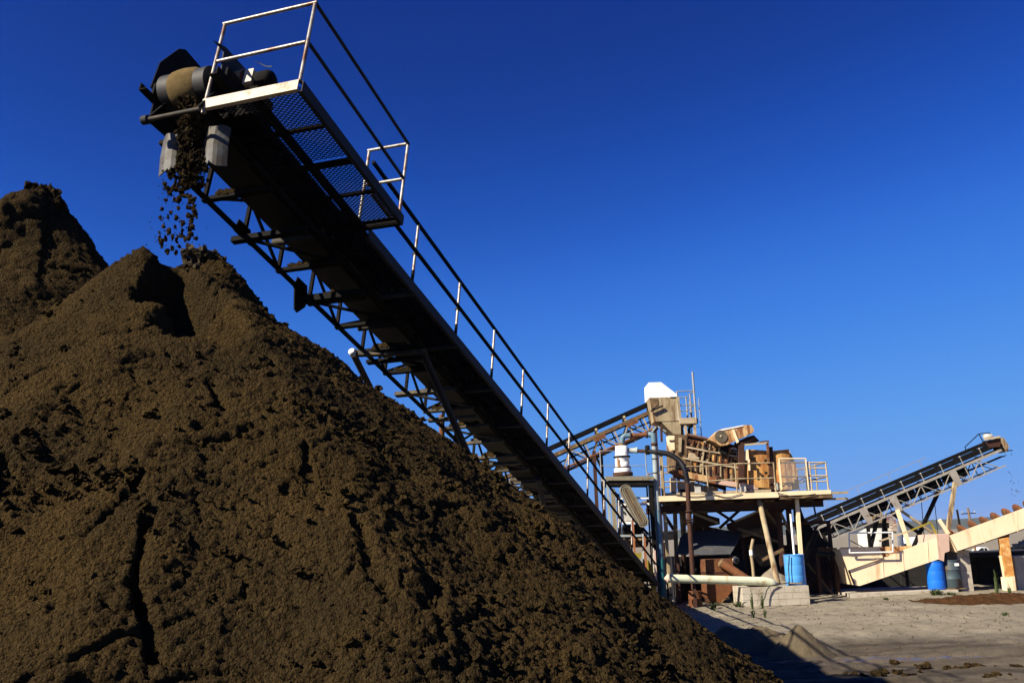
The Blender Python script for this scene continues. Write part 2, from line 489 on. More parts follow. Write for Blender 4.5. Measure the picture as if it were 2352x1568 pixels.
gm = bpy.data.materials.new('yard_dirt'); gm.use_nodes = True
N = gm.node_tree.nodes; L = gm.node_tree.links; P = N['Principled BSDF']
geo = N.new('ShaderNodeNewGeometry')
def noise(sc, det=6, ro=0.6, vec=None, dist=0.0):
    n = N.new('ShaderNodeTexNoise'); n.inputs['Scale'].default_value = sc; n.inputs['Detail'].default_value = det; n.inputs['Roughness'].default_value = ro; n.inputs['Distortion'].default_value = dist
    L.new(vec or geo.outputs['Position'], n.inputs['Vector']); return n.outputs['Fac']
def mrange(v, a, b, c=0.0, d=1.0):
    n = N.new('ShaderNodeMapRange'); n.inputs['From Min'].default_value = a; n.inputs['From Max'].default_value = b; n.inputs['To Min'].default_value = c; n.inputs['To Max'].default_value = d
    L.new(v, n.inputs['Value']); return n.outputs['Result']
def mixc(f, a, b):
    n = N.new('ShaderNodeMix'); n.data_type = 'RGBA'; L.new(f, n.inputs['Factor'])
    for k, c in (('A', a), ('B', b)):
        if isinstance(c, tuple): n.inputs[k].default_value = (*c, 1)
        else: L.new(c, n.inputs[k])
    return n.outputs['Result']
def math_(op, a, b):
    n = N.new('ShaderNodeMath'); n.operation = op
    for i, v in enumerate((a, b)):
        if isinstance(v, (int, float)): n.inputs[i].default_value = v
        else: L.new(v, n.inputs[i])
    return n.outputs[0]
sx = N.new('ShaderNodeSeparateXYZ'); L.new(geo.outputs['Position'], sx.inputs[0])
stretch = N.new('ShaderNodeMapping'); stretch.inputs['Scale'].default_value = (0.22, 1.6, 1.0); L.new(geo.outputs['Position'], stretch.inputs['Vector'])
dirt = mixc(mrange(noise(0.5, 8, 0.65), 0.35, 0.65), (0.235, 0.203, 0.146), (0.155, 0.132, 0.092))
dirt = mixc(mrange(noise(3.2, 8, 0.7), 0.52, 0.68), dirt, (0.095, 0.078, 0.052))
dirt = mixc(mrange(noise(14, 4, 0.7), 0.62, 0.7), dirt, (0.07, 0.056, 0.036))
mud = mixc(mrange(noise(1.0, 8, 0.65, stretch.outputs['Vector']), 0.4, 0.62), (0.036, 0.027, 0.017), (0.088, 0.072, 0.051))
yy = math_('ADD', sx.outputs['Y'], mrange(noise(0.6, 5, 0.6), 0.3, 0.7, -1.1, 1.1))
isMud = mrange(yy, 20.6, 18.4)
L.new(mixc(isMud, dirt, mud), P.inputs['Base Color'])
wet = math_('MULTIPLY', isMud, mrange(noise(1.0, 5, 0.55, stretch.outputs['Vector'], 0.4), 0.60, 0.66))
L.new(mrange(wet, 0, 1, 0.95, 0.18), P.inputs['Roughness'])
P.inputs['Specular IOR Level'].default_value = 0.3
bp = N.new('ShaderNodeBump'); bp.inputs['Strength'].default_value = 0.9; bp.inputs['Distance'].default_value = 0.05
L.new(math_('MULTIPLY', noise(9, 8, 0.72), mrange(wet, 0, 1, 1.0, 0.15)), bp.inputs['Height']); L.new(bp.outputs['Normal'], P.inputs['Normal'])
ground.data.materials.clear(); ground.data.materials.append(gm)

# far hills along the horizon
def hills(name, y0, amp, seed, base):
    xs = np.linspace(-3200, 4200, 260); ys = np.linspace(y0, y0 + 1500, 18)
    HX, HY = np.meshgrid(xs, ys)
    t = (HY - y0) / 1500
    hz = base + amp * (0.55 + 0.6 * fbm(HX * 0.0011, HY * 0.0011, 0 * HX + seed, 4)) * np.sin(np.clip(t * 3.1416, 0, 3.1416)) ** 0.8
    o = grid_mesh(name, HX, HY, hz, 'hill'); o['kind'] = 'structure'
hills('hills', 1900, 34, 1.7, -4)

# ---------------------------------------------------------------- sand piles
APEX = (-3.42, 9.2, 5.02); TAN = 0.785
A1 = (-3.696, 9.000, 5.141)
A2 = (-3.245, 9.750, 5.297)
FM = (-2.870, 8.050, 3.964)
LA = (-6.111, 11.500, 6.875)
def cone(x, y, a, tan, rnd=0.06, sq=None):
    dx, dy = x - a[0], y - a[1]
    return a[2] - tan * (np.sqrt(dx * dx + dy * dy + rnd * rnd) - rnd)
def seg_dist(x, y, p, q):
    px, py = q[0] - p[0], q[1] - p[1]
    t = np.clip(((x - p[0]) * px + (y - p[1]) * py) / (px * px + py * py), 0, 1)
    sd = (x - p[0]) * py - (y - p[1]) * px          # >0 to the right of p->q
    return np.hypot(x - p[0] - t * px, y - p[1] - t * py), t, sd
def smax(a, b, k):
    h = np.clip(0.5 + 0.5 * (a - b) / k, 0, 1)
    return b * (1 - h) + a * h + k * h * (1 - h)
CUTS = [  # downslope cracks and slumps in the front face: polyline, half width, depth
    ([(-3.362, 8.881), (-3.062, 8.475), (-2.771, 8.074)], 0.13, 0.66),
    ([(-2.257, 5.753), (-2.125, 5.318), (-1.970, 5.091), (-1.884, 4.944)], 0.030, 0.143),
    ([(-2.369, 7.160), (-2.187, 6.944)], 0.039, 0.099),
    ([(-1.526, 6.755), (-1.378, 6.310), (-1.546, 6.341)], 0.028, 0.055),
    ([(-2.466, 6.135), (-2.426, 5.920), (-2.541, 5.551)], 0.028, 0.088),
    ([(-1.039, 7.300), (-0.866, 7.263)], 0.055, 0.077),
    ([(-0.536, 6.023), (-0.551, 5.720)], 0.055, 0.077),
    ([(-4.245, 7.818), (-3.858, 7.993)], 0.033, 0.066),
    ([(-3.721, 6.795), (-3.575, 7.053)], 0.028, 0.061),
    ([(-3.071, 7.195), (-2.920, 7.409)], 0.039, 0.083),
    ([(-0.040, 8.073), (0.233, 7.745)], 0.055, 0.088),
    ([(-0.735, 9.042), (-0.404, 9.044)], 0.050, 0.066),
    ([(-3.313, 6.064), (-3.207, 5.844)], 0.039, 0.099),
    ([(-1.052, 6.186), (-0.914, 5.841), (-0.810, 5.659)], 0.033, 0.066),
    ([(0.469, 6.938), (0.650, 6.703)], 0.050, 0.072),
]
def detail(x, y, z, r, seed):
    """crumbs and clods: displacement along the slope normal"""
    low = sstep(1.2, 6.0, r)
    d = 0.060 * fbm(x * 1.1 + seed, y * 1.1, z * 1.1, 3)
    warp = fbm(x * 2.0, y * 2.0 + seed, z * 2.0, 2)
    m = sstep(-0.20, 0.50, fbm(x * 0.9 + 4.4, y * 0.9, z * 0.9 + seed, 3) + 0.25 * low - 0.10)
    w1 = worley(x * 5.5 + warp * 0.5, y * 5.5, z * 5.5 + seed)
    w2 = worley(x * 14.0 + warp, y * 14.0 + seed, z * 14.0)
    w3 = worley(x * 29.0, y * 29.0 + warp, z * 29.0 + seed)
    d = d + m * 0.036 * (0.55 - w1) * (0.3 + 0.7 * low) + (0.55 + 0.45 * m) * 0.046 * (0.5 - w2) + 0.036 * (0.5 - w3)
    # meandering slump creases
    c1 = fbm(x * 0.75 + 9.1, y * 0.75 + seed, z * 1.5, 3); c2 = fbm(x * 1.7, y * 1.7 + 2.2 + seed, z * 2.4, 2)
    br = sstep(-0.1, 0.35, fbm(x * 0.6 + 1.7, y * 0.6, z * 0.6 + seed, 2))
    d = d - br * 0.060 * np.exp(-(c1 / 0.030) ** 2) - (1 - br) * 0.030 * np.exp(-(c2 / 0.045) ** 2)
    return d + 0.014 * perlin(x * 42, y * 42, z * 42 + seed)
def main_h(x, y):
    h = cone(x, y, APEX, TAN, 0.25)
    h = smax(h, cone(x, y, A1, 0.95, 0.05), 0.05)
    h = smax(h, cone(x, y, A2, 1.25, 0.08), 0.05)
    dr, tr, _ = seg_dist(x, y, A1, A2)
    h = smax(h, A1[2] - 0.16 + (A2[2] - A1[2]) * tr - 0.10 * np.sin(tr * 3.14) - 0.95 * dr, 0.05)
    r = np.hypot(x - APEX[0], y - APEX[1])
    ang = np.arctan2(y - APEX[1], x - APEX[0])
    h = h + 0.10 * np.sin(ang * 7 + 1.3) * sstep(0.6, 3.0, r) * 0.6 + 0.06 * np.sin(ang * 17 + 0.4 + r) * sstep(1.0, 4.0, r)
    wob = 0.10 * fbm(x * 3.1, y * 3.1, 0 * x + 8.0, 3)
    for k, (pl, hw, dp) in enumerate(CUTS):
        best = np.zeros_like(h)
        for p, q in zip(pl[:-1], pl[1:]):
            d, t, sd = seg_dist(x, y, p, q)
            ww = hw * (1.0 + (1.0 if k == 0 else 0.0) * t)
            best = np.maximum(best, sstep(ww * 1.9, ww * 0.55, d + wob * (0.35 if k else 1.0)))
        h = h - dp * best
    h = smax(h, cone(x, y, FM, 0.78, 0.12) - 0.02, 0.04)
    return h
def left_h(x, y):
    h = cone(x, y, LA, 0.80, 0.10)
    r = np.hypot(x - LA[0], y - LA[1])
    ang = np.arctan2(y - LA[1], x - LA[0])
    h = h + 0.14 * np.sin(ang * 5 + 2.0) * sstep(0.4, 2.5, r)
    # steep slumped flank on the side away from the sun
    side = sstep(0.10, 0.55, (x - LA[0]) * 0.93 - (y - LA[1]) * 0.35 - 0.12 * fbm(x * 1.5, y * 1.5, 0 * x + 3, 2))
    h = h - side * (0.22 + 0.40 * sstep(0, 1.4, r))
    d, t, sd = seg_dist(x, y, (LA[0] - 0.02, LA[1] - 0.1), (LA[0] + 0.10, LA[1] + 0.6))
    h = h - 0.0 * d
    return h
def pile(name, xs, ys, hf, other, apex, seed, extra=None):
    X, Y = np.meshgrid(xs, ys)
    Z = hf(X, Y)
    gxn = -np.gradient(Z, axis=1) / np.gradient(X, axis=1); gyn = -np.gradient(Z, axis=0) / np.gradient(Y, axis=0)
    gxn = np.clip(gxn, -1.6, 1.6); gyn = np.clip(gyn, -1.6, 1.6)
    ln = np.sqrt(gxn ** 2 + gyn ** 2 + 1)
    r = np.hypot(X - apex[0], Y - apex[1])
    keep = (Z > zg(X, Y) - 0.2) & (Z > other(X, Y) - 0.30)
    kd = keep.copy(); kd[1:] |= keep[:-1]; kd[:-1] |= keep[1:]; kd[:, 1:] |= keep[:, :-1]; kd[:, :-1] |= keep[:, 1:]
    d = np.zeros_like(Z)
    d[kd] = detail(X[kd], Y[kd], Z[kd], r[kd], seed)
    if extra is not None:
        d[kd] += extra(X[kd], Y[kd], Z[kd], d[kd])
    X2, Y2, Z2 = X + gxn / ln * d, Y + gyn / ln * d, Z + d / ln
    o = grid_mesh(name, X2, Y2, Z2, 'sand', keep)
    return o
def spaced(a, b, f):
    out = [a]
    while out[-1] < b: out.append(out[-1] + f(out[-1]))
    return np.array(out)
xs_m = spaced(-11.0, 5.2, lambda v: 0.0165 if -6.2 < v < 4.6 else 0.05)
ys_m = spaced(2.6, 17.5, lambda v: 0.0145 if v < 7.5 else (0.019 if v < 10.4 else 0.07))
pm = pile('sand_pile', xs_m, ys_m, main_h, left_h, APEX, 0.0)
tag(pm, 'large dark brown sand pile directly under the discharging conveyor head', 'sand pile')
xs_l = spaced(-15.0, -1.5, lambda v: 0.024 if -8.0 < v < -4 else 0.06)
ys_l = spaced(3.0, 17.0, lambda v: 0.06 if v < 5 or v > 12.5 else 0.024)
def slumps(x, y, z, d):
    """rounded lobes of wet sand on the front of the left pile"""
    v = (LA[1] - 0.25 - y) / 1.2
    c = LA[0] - 0.06 + 0.60 * v
    m_ = sstep(0.34, 0.22, np.abs(x - c) + 0.06 * fbm(x * 3, y * 3, z * 3, 2)) * sstep(-0.05, 0.15, v) * sstep(1.1, 0.95, v)
    wv = worley(x * 6.5 + 3.0, y * 5.2, z * 6.5)
    return m_ * (0.10 * np.sqrt(np.clip(1 - (wv / 0.85) ** 2, 0, 1)) - 0.03 - d * 0.7)
pl_ = pile('sand_pile', xs_l, ys_l, left_h, main_h, LA, 31.0, slumps)
tag(pl_, 'taller sand pile with a lumpy wet top at the left edge', 'sand pile')

# loose clods lying on the faces
def scatter(parent, hf, n, xr, yr, r0, r1, apex, name, mat, fn=None):
    mb = MB(); rg = random.Random(n); k = 0
    pts = []
    while len(pts) < n:
        x, y = rg.uniform(*xr), rg.uniform(*yr)
        if fn and not fn(x, y, rg): continue
        pts.append((x, y))
    px = np.array([p[0] for p in pts]); py = np.array([p[1] for p in pts]); pz = hf(px, py); gz = zg(px, py)
    for x, y, z, g in zip(px, py, pz, gz):
        if z < g: continue
        r = r0 + (r1 - r0) * rg.random() ** 4
        mb.blob((x, y, z + r * 0.35), (r * rg.uniform(0.8, 1.3), r * rg.uniform(0.8, 1.3), r * rg.uniform(0.7, 1.0)), rg, 7, 5, 0.35, False)
    o = mb.build(name, mat, parent, 'stuff')
    return o
def clumpy(x, y, rg):
    r = math.hypot(x - APEX[0], y - APEX[1])
    if r < 0.8 or r > 7.0: return False
    v = perlin(np.array([x * 0.8]), np.array([y * 0.8]), np.array([1.5]))[0]
    return rg.random() < (0.10 + 0.9 * max(0, v)) * (0.3 + 0.7 * min(1, r / 5.5))
OFF[pm.name] = Vector((0, 0, 0)); OFF[pl_.name] = Vector((0, 0, 0))
scatter(pm, main_h, 8000, (-7.5, 4.2), (3.0, 11.5), 0.007, 0.042, APEX, 'loose_clods', 'sand', clumpy)
rg = random.Random(5)
mb = MB()
for k in range(26):
    q = rg.random()
    mb.blob((LA[0] - 0.10 + 0.42 * q + rg.uniform(-0.04, 0.04), LA[1] + rg.uniform(-0.1, 0.05), LA[2] - 0.06 - 0.22 * q * q + rg.uniform(-0.07, 0.03)), (rg.uniform(0.03, 0.07), 0.06, rg.uniform(0.03, 0.09)), rg, 9, 7, 0.5, False)
mb.build('peak_lumps', 'sand', pl_, 'stuff')
mb = MB()
for k in range(40):
    mb.blob((A2[0] + rg.uniform(-0.26, 0.10), A2[1] + rg.uniform(-0.15, 0.1), A2[2] - rg.uniform(0.0, 0.26)), rg.uniform(0.025, 0.075), rg, 9, 7, 0.5, False)
mb.build('wet_peak_clump', 'wet_sand', pm, 'stuff')

# ---------------------------------------------------------------- stacker conveyor in the foreground
class Frame:
    def __init__(self, O, th, el):
        self.O = V(O)
        self.u = Vector((math.sin(th) * math.cos(el), math.cos(th) * math.cos(el), -math.sin(el)))
        self.w = Vector((math.cos(th), -math.sin(th), 0))
        self.n = self.w.cross(self.u)
        if self.n.z < 0: self.n = -self.n
    def __call__(self, s, t, h):
        return self.O + self.u * s + self.w * t + self.n * h
F = Frame((-2.10, 8.78, 6.70), math.atan2(0.308, 0.951), math.asin(0.263))
n_, u_, w_ = F.n, F.u, F.w
S1_ = 23.6
sc_ = thing('stacker_conveyor', (5.0, 30.5, 0.2), 'long dark inclined conveyor with walkway, pouring sand from its head above the pile', 'conveyor')
TL, TR, HB, HT = -1.9, -1.0, -0.2, 0.33
def fb(name, mat, a, b, w, h, up=None, par=None):
    return Bar(name, mat, par or sc_, F(*a), F(*b), w, h, up or n_)
def angle(name, mat, a, b, leg, t, par=None, flip=1):
    mb = MB(); p0, p1 = F(*a), F(*b)
    mb.bar(p0, p1, leg, t, n_); mb.bar(p0 + w_ * (flip * (leg / 2 - t / 2)) + n_ * (leg / 2), p1 + w_ * (flip * (leg / 2 - t / 2)) + n_ * (leg / 2), t, leg - t * 1.1, n_)
    return mb.build(name, mat, par or sc_)
# chords
for t, f in ((TL, -1), (TR, 1)):
    angle('bottom_chord', 'dark_steel', (0.75, t, HB), (S1_, t, HB), 0.085, 0.012, None, f)
    angle('top_chord', 'dark_steel', (-0.15, t, HT), (S1_, t, HT), 0.10, 0.014, None, f)
# side lattice and cross members
bay = 0.83
k = 0
s = 1.18
while s < S1_ - 0.5:
    for t in (TL, TR):
        fb('lattice_bar', 'dark_steel', (s, t, HB), (s, t, HT), 0.045, 0.045, u_)
        a, b = ((s, t, HT), (s + bay, t, HB)) if k % 2 else ((s, t, HB), (s + bay, t, HT))
        fb('lattice_bar', 'dark_steel', a, b, 0.035, 0.035, w_)
    m_ = 'dark_steel' if s < 6.5 else 'dusty_steel'
    fb('cross_beam', m_, (s, TL - 0.02, HB - 0.03), (s, TR + 0.02, HB - 0.03), 0.07, 0.05)
    if k % 2 == 1:
        fb('cross_brace', m_, (s + 0.06, TL, HB - 0.01), (s + bay, TR, HB - 0.01), 0.045, 0.03)
    if k % 3 == 2 and s > 4:
        fb('cross_beam', m_, (s + 0.27, TL - 0.03, HB - 0.09), (s + 0.27, TR, HB - 0.09), 0.10, 0.05)
    # spilled sand lying on the cross member
    if k % 3 != 1 and s < 16:
        mb = MB(); rg = random.Random(100 + k)
        for q in range(5):
            mb.blob(F(s, TL + 0.25 + 0.11 * q + rg.uniform(-0.03, 0.03), HB + 0.0 + rg.uniform(0, 0.02)), (0.09, 0.05, rg.uniform(0.035, 0.075)), rg, 7, 5, 0.3)
        mb.build('spilled_sand', 'sand', sc_, 'stuff')
    s += bay; k += 1
# splice gussets and hanger
for s0 in (1.97, 3.42, 9.4):
    Prism('gusset_plate', 'dark_steel', sc_, [F(s0 - 0.16, TL - 0.02, HB - 0.04), F(s0 + 0.22, TL - 0.02, HB - 0.04), F(s0 + 0.16, TL - 0.02, HB + 0.16), F(s0 - 0.1, TL - 0.02, HB + 0.16)], w_ * 0.014)
Prism('hanger_bracket', 'dark_steel', sc_, [F(3.30, TL - 0.03, HB - 0.02), F(3.66, TL - 0.03, HB - 0.02), F(3.62, TL - 0.03, HB - 0.16), F(3.46, TL - 0.03, HB - 0.33), F(3.38, TL - 0.03, HB - 0.31)], w_ * 0.02)
fb('splice_beam', 'dark_steel', (1.97, TL - 0.12, HB - 0.08), (1.97, TR, HB - 0.08), 0.09, 0.07)
fb('return_idler', 'dark_steel', (3.62, TL, HB - 0.06), (3.62, TR, HB - 0.06), 0.16, 0.10)
# belt: carrying run in a trough, return run, idlers
BL, BR, BC = -1.80, -1.20, -1.50
mb = MB()
prof = [(BL, 0.60), (BL + 0.2, 0.50), (BR - 0.2, 0.50), (BR, 0.60)]
for (t0, h0), (t1, h1) in zip(prof[:-1], prof[1:]):
    mb.hexa([F(0.9, t0, h0), F(S1_, t0, h0), F(S1_, t1, h1), F(0.9, t1, h1), F(0.9, t0, h0 + 0.012), F(S1_, t0, h0 + 0.012), F(S1_, t1, h1 + 0.012), F(0.9, t1, h1 + 0.012)])
p2 = [(BL, 0.648), (BL + 0.2, 0.648), (BR - 0.2, 0.648), (BR, 0.648)]
for (a, b), (c, d) in zip(zip(prof[:-1], prof[1:]), zip(p2[:-1], p2[1:])):
    mb.hexa([F(0.9, a[0], a[1]), F(0.9, b[0], b[1]), F(0.12, d[0], d[1]), F(0.12, c[0], c[1]), F(0.9, a[0], a[1] + 0.012), F(0.9, b[0], b[1] + 0.012), F(0.12, d[0], d[1] + 0.012), F(0.12, c[0], c[1] + 0.012)])
mb.hexa([F(0.8, BL, 0.125), F(S1_, BL, 0.125), F(S1_, BR, 0.125), F(0.8, BR, 0.125), F(0.8, BL, 0.138), F(S1_, BL, 0.138), F(S1_, BR, 0.138), F(0.8, BR, 0.138)])
mb.hexa([F(0.12, BL, 0.255), F(0.8, BL, 0.125), F(0.8, BR, 0.125), F(0.12, BR, 0.255), F(0.12, BL, 0.267), F(0.8, BL, 0.138), F(0.8, BR, 0.138), F(0.12, BR, 0.267)])
mb.build('belt', 'belt_rubber', sc_)
s = 1.1
while s < S1_:
    mb = MB()
    mb.bar(F(s, TL, 0.40), F(s, TR, 0.40), 0.06, 0.05, n_)
    for (t0, h0), (t1, h1) in zip(prof[:-1], prof[1:]):
        mb.tube([F(s, t0, h0 - 0.06), F(s, t1, h1 - 0.06)], 0.05, 8)
    mb.build('trough_idler', 'dark_steel', sc_)
    s += 1.15
s = 2.6
while s < S1_:
    mb = MB(); mb.tube([F(s, TL + 0.02, 0.06), F(s, TR - 0.02, 0.06)], 0.05, 10)
    mb.build('return_roller', 'dusty_steel', sc_)
    s += 2.5
# spill pans between chords close the view up to the belt
for i in range(8):
    a = 2.7 + i * 2.6
    MB().hexa([F(a, TR - 0.02, 0.20), F(a + 2.56, TR - 0.02, 0.20), F(a + 2.56, TR - 0.01, 0.62), F(a, TR - 0.01, 0.62), F(a, TR, 0.20), F(a + 2.56, TR, 0.20), F(a + 2.56, TR + 0.01, 0.62), F(a, TR + 0.01, 0.62)]).build('side_pan', 'dark_steel', sc_)
# head pulley wrapped by the belt, sand caked in the middle
def drum(name, mat, t0, t1, r, c=(0.12, 0.46), bulge=0.0, n=28):
    m = 9
    pr = []
    for i in range(m):
        q = i / (m - 1)
        pr.append((r + bulge * math.sin(math.pi * q), (t1 - t0) * q))
    return MB().lathe(F(c[0], t0, c[1]), w_, pr, n).build(name, mat, sc_)
hp = drum('head_pulley', 'belt_rubber', BL, BR, 0.20)
MB().lathe(F(0.12, BL + 0.13, 0.46), w_, [(0.201, 0), (0.214, 0.025), (0.226, 0.10), (0.230, 0.17), (0.220, 0.29), (0.201, 0.33)], 28).build('caked_sand', 'caked_sand', hp)
Tube('pulley_shaft', 'dark_steel', sc_, [F(0.12, BL - 0.12, 0.46), F(0.12, BR + 0.25, 0.46)], 0.045)
for t in (TL - 0.02, TR + 0.02):
    Prism('bearing_plate', 'dark_steel', sc_, [F(0.0, t, 0.34), F(0.9, t, 0.28), F(0.9, t, 0.46), F(0.25, t, 0.56), F(0.0, t, 0.54)], w_ * 0.03)
# flared wing plates above the head
Prism('wing_plate', 'dark_steel', sc_, [F(-0.01, -1.95, 0.48), F(0.13, -1.95, 0.49), F(0.69, -1.93, 0.60), F(0.69, -1.95, 1.35), F(0.33, -1.95, 1.35), F(0.23, -1.95, 1.27), F(0.02, -1.95, 0.87)], w_ * 0.015)
Prism('wing_plate', 'grey_steel', sc_, [F(-0.18, -1.08, 0.78), F(0.02, -1.08, 0.87), F(0.43, -1.08, 0.90), F(0.36, -1.08, 0.66), F(0.08, -1.08, 0.50), F(0.03, -1.08, 0.57), F(0.0, -1.08, 0.80)], w_ * 0.015)
# scraper below the head: bar, hanging side plate, two rubber flaps
Tube('scraper_bar', 'dusty_steel', sc_, [F(-0.10, -1.78, -0.09), F(-0.10, -1.10, -0.09)], 0.024)
Tube('scraper_boss', 'grey_steel', sc_, [F(-0.10, -1.82, -0.09), F(-0.10, -1.75, -0.09)], 0.05)
Prism('scraper_plate', 'dark_steel', sc_, [F(0.04, -1.90, 0.32), F(0.15, -1.90, 0.44), F(0.43, -1.90, 0.35), F(0.52, -1.90, 0.18), F(0.39, -1.90, 0.06), F(0.04, -1.90, 0.03)], w_ * 0.02)
for t in (-1.76, -1.14):
    fb('scraper_arm', 'dark_steel', (-0.10, t, -0.09), (0.10, t, 0.30), 0.04, 0.03, w_)
def flap(t0, t1, h0, h1, s0, name='rubber_flap'):
    mb = MB(); m = 8
    rows = []
    for i in range(m + 1):
        q = i / m
        t = t0 + (t1 - t0) * q
        dep = s0 - 0.10 * math.sin(math.pi * q)
        rows.append([(dep, t, h0 + 0.02 * math.sin(q * 9)), (dep + 0.02, t, (h0 + h1) / 2), (dep + 0.07, t, h1 + 0.015 * math.sin(q * 13 + 1))])
    for i in range(m):
        for j in range(2):
            a, b, c, d = rows[i][j], rows[i + 1][j], rows[i + 1][j + 1], rows[i][j + 1]
            mb.quad([F(*a), F(*b), F(*c), F(*d)], True)
            mb.quad([F(a[0] + 0.012, a[1], a[2]), F(d[0] + 0.012, d[1], d[2]), F(c[0] + 0.012, c[1], c[2]), F(b[0] + 0.012, b[1], b[2])], True)
    mb.build(name, 'rubber_flap', sc_)
flap(-1.82, -1.46, -0.08, -0.55, 0.25)
flap(-1.27, -0.95, -0.10, -0.56, 0.25)
fb('flap_bar', 'dark_steel', (0.30, -1.9, -0.07), (0.30, -1.0, -0.08), 0.05, 0.05)
# drive: mesh-guarded gearbox and motor on the platform
gb = MB().lathe(F(0.36, -1.27, 0.62), w_, [(0.12, 0), (0.145, 0.03), (0.145, 0.28), (0.12, 0.31)], 20).build('drive_guard', 'rust', sc_)
mb = MB()
for i in range(18):
    th = 2 * math.pi * i / 18
    for j in range(6):
        a = th + (0.17 if j % 2 else 0); b = th + (0 if j % 2 else 0.17)
        def gp(an, q): return F(0.36 + 0.155 * math.cos(an), -1.27 + 0.31 * q, 0.62 + 0.155 * math.sin(an))
        mb.bar(gp(a, j / 6), gp(b, (j + 1) / 6), 0.012, 0.012, n_)
        mb.bar(gp(a + 0.17, j / 6), gp(b + 0.17, (j + 1) / 6), 0.008, 0.008, n_)
mb.build('guard_mesh', 'guard_tan', gb, 'stuff')
MB().box(F(0.35, -0.885, 0.62), w_ * 0.055, u_ * 0.10, n_ * 0.10).build('gearbox', 'beam_cream', sc_)
mt = MB().lathe(F(0.36, -0.83, 0.60), w_, [(0.09, 0), (0.12, 0.02), (0.12, 0.16), (0.10, 0.20), (0.04, 0.22)], 20).build('drive_motor', 'dark_steel', sc_)
MB().box(F(0.42, -0.95, 0.27), w_ * 0.22, u_ * 0.16, n_ * 0.19).build('drive_mount', 'dark_steel', sc_)
Tube('power_cable', 'hose_black', sc_, [F(0.40, -0.95, 0.98), F(0.36, -0.86, 0.90), F(0.34, -0.74, 0.80), F(0.34, -0.66, 0.78)], 0.007, 6)
# head platform
PE = 2.5
MB().channel(F(0, -1.16, 0.055), F(0, 0.0, 0.055), 0.05, 0.13, 0.01, n_, True).build('platform_beam', 'beam_cream', sc_)
MB().channel(F(0.0, 0.02, 0.045), F(PE + 0.02, 0.02, 0.045), 0.05, 0.14, 0.01, n_, True).build('platform_beam', 'grey_steel', sc_)
MB().channel(F(PE, -1.0, 0.035), F(PE, 0.0, 0.035), 0.05, 0.12, 0.01, n_, False).build('platform_beam', 'dark_steel', sc_)
MB().channel(F(0.05, -1.14, 0.04), F(PE, -1.14, 0.04), 0.05, 0.12, 0.01, n_, False).build('platform_beam', 'dark_steel', sc_)
fb('platform_joist', 'dark_steel', (0.03, -0.54, 0.03), (PE - 0.03, -0.54, 0.03), 0.07, 0.08)
for s in (0.62, 1.22, 1.85):
    fb('platform_joist', 'dark_steel', (s, -1.11, 0.045 if s != 1.22 else 0.02), (s, -0.01, 0.045 if s != 1.22 else 0.02), 0.04 if s != 1.22 else 0.08, 0.04)
def mesh_deck(name, s0, s1, t0, t1, h, ps, pt, wd, par, mat='dark_steel'):
    mb = MB(); nt = int((t1 - t0) / pt); ns = int((s1 - s0) / ps)
    for i in range(ns):
        for j in range(nt):
            q = (i + j) % 2
            a = (s0 + (i + (0.0 if q else 1.0)) * ps, t0 + j * pt, h); b = (s0 + (i + (1.0 if q else 0.0)) * ps, t0 + (j + 1) * pt, h)
            A, B = F(*a), F(*b)
            sd = (B - A).normalized().cross(n_) * (wd / 2); up = n_ * (wd * 0.42)
            mb.v.extend([tuple(A - sd - up), tuple(A + sd - up), tuple(A + up), tuple(B - sd - up), tuple(B + sd - up), tuple(B + up)])
            o = len(mb.v) - 6
            for f in ((0, 1, 4, 3), (1, 2, 5, 4), (2, 0, 3, 5)):
                mb.f.append(tuple(o + q_ for q_ in f)); mb.s.append(False)
    return mb.build(name, mat, par, 'stuff')
for (a, b) in ((0.03, 1.2), (1.24, PE - 0.03)):
    for (c, d) in ((-1.11, -0.56), (-0.52, 0.0)):
        mesh_deck('deck_mesh', a, b, c, d, 0.075, 0.024, 0.036, 0.0115, sc_)
# platform rails
def tub(name, mat, a, b, r=0.024, n=8):
    return Tube(name, mat, sc_, [F(*a), F(*b)], r, n)
def sq(name, mat, a, b, w=0.042):
    return Tube(name, mat, sc_, [F(*a), F(*b)], w / 2, 12)
sq('rail_post', 'rail_paint', (0, -1.14, -0.06), (0, -1.14, 1.20))
sq('rail_post', 'rail_paint', (0, 0, 0.12), (0, 0, 1.20))
sq('handrail', 'rail_paint', (0, -1.163, 1.222), (0, 0.023, 1.222))
sq('mid_rail', 'rail_paint', (0, -1.117, 0.66), (0, -0.023, 0.66))
sq('handrail', 'grey_steel', (0.023, 0, 1.222), (2.49, 0, 1.222))
sq('mid_rail', 'grey_steel', (0.023, 0, 0.66), (2.45, 0, 0.66))
sq('rail_post', 'rail_paint', (2.47, 0, 0.02), (2.47, 0, 1.199))
sq('rail_post', 'rail_paint', (2.47, -0.56, 0.05), (2.47, -0.56, 1.199))
sq('handrail', 'rail_paint', (2.47, -0.583, 1.2215), (2.47, -0.023, 1.2215))
sq('mid_rail', 'rail_paint', (2.472, -0.537, 0.66), (2.472, -0.023, 0.66))
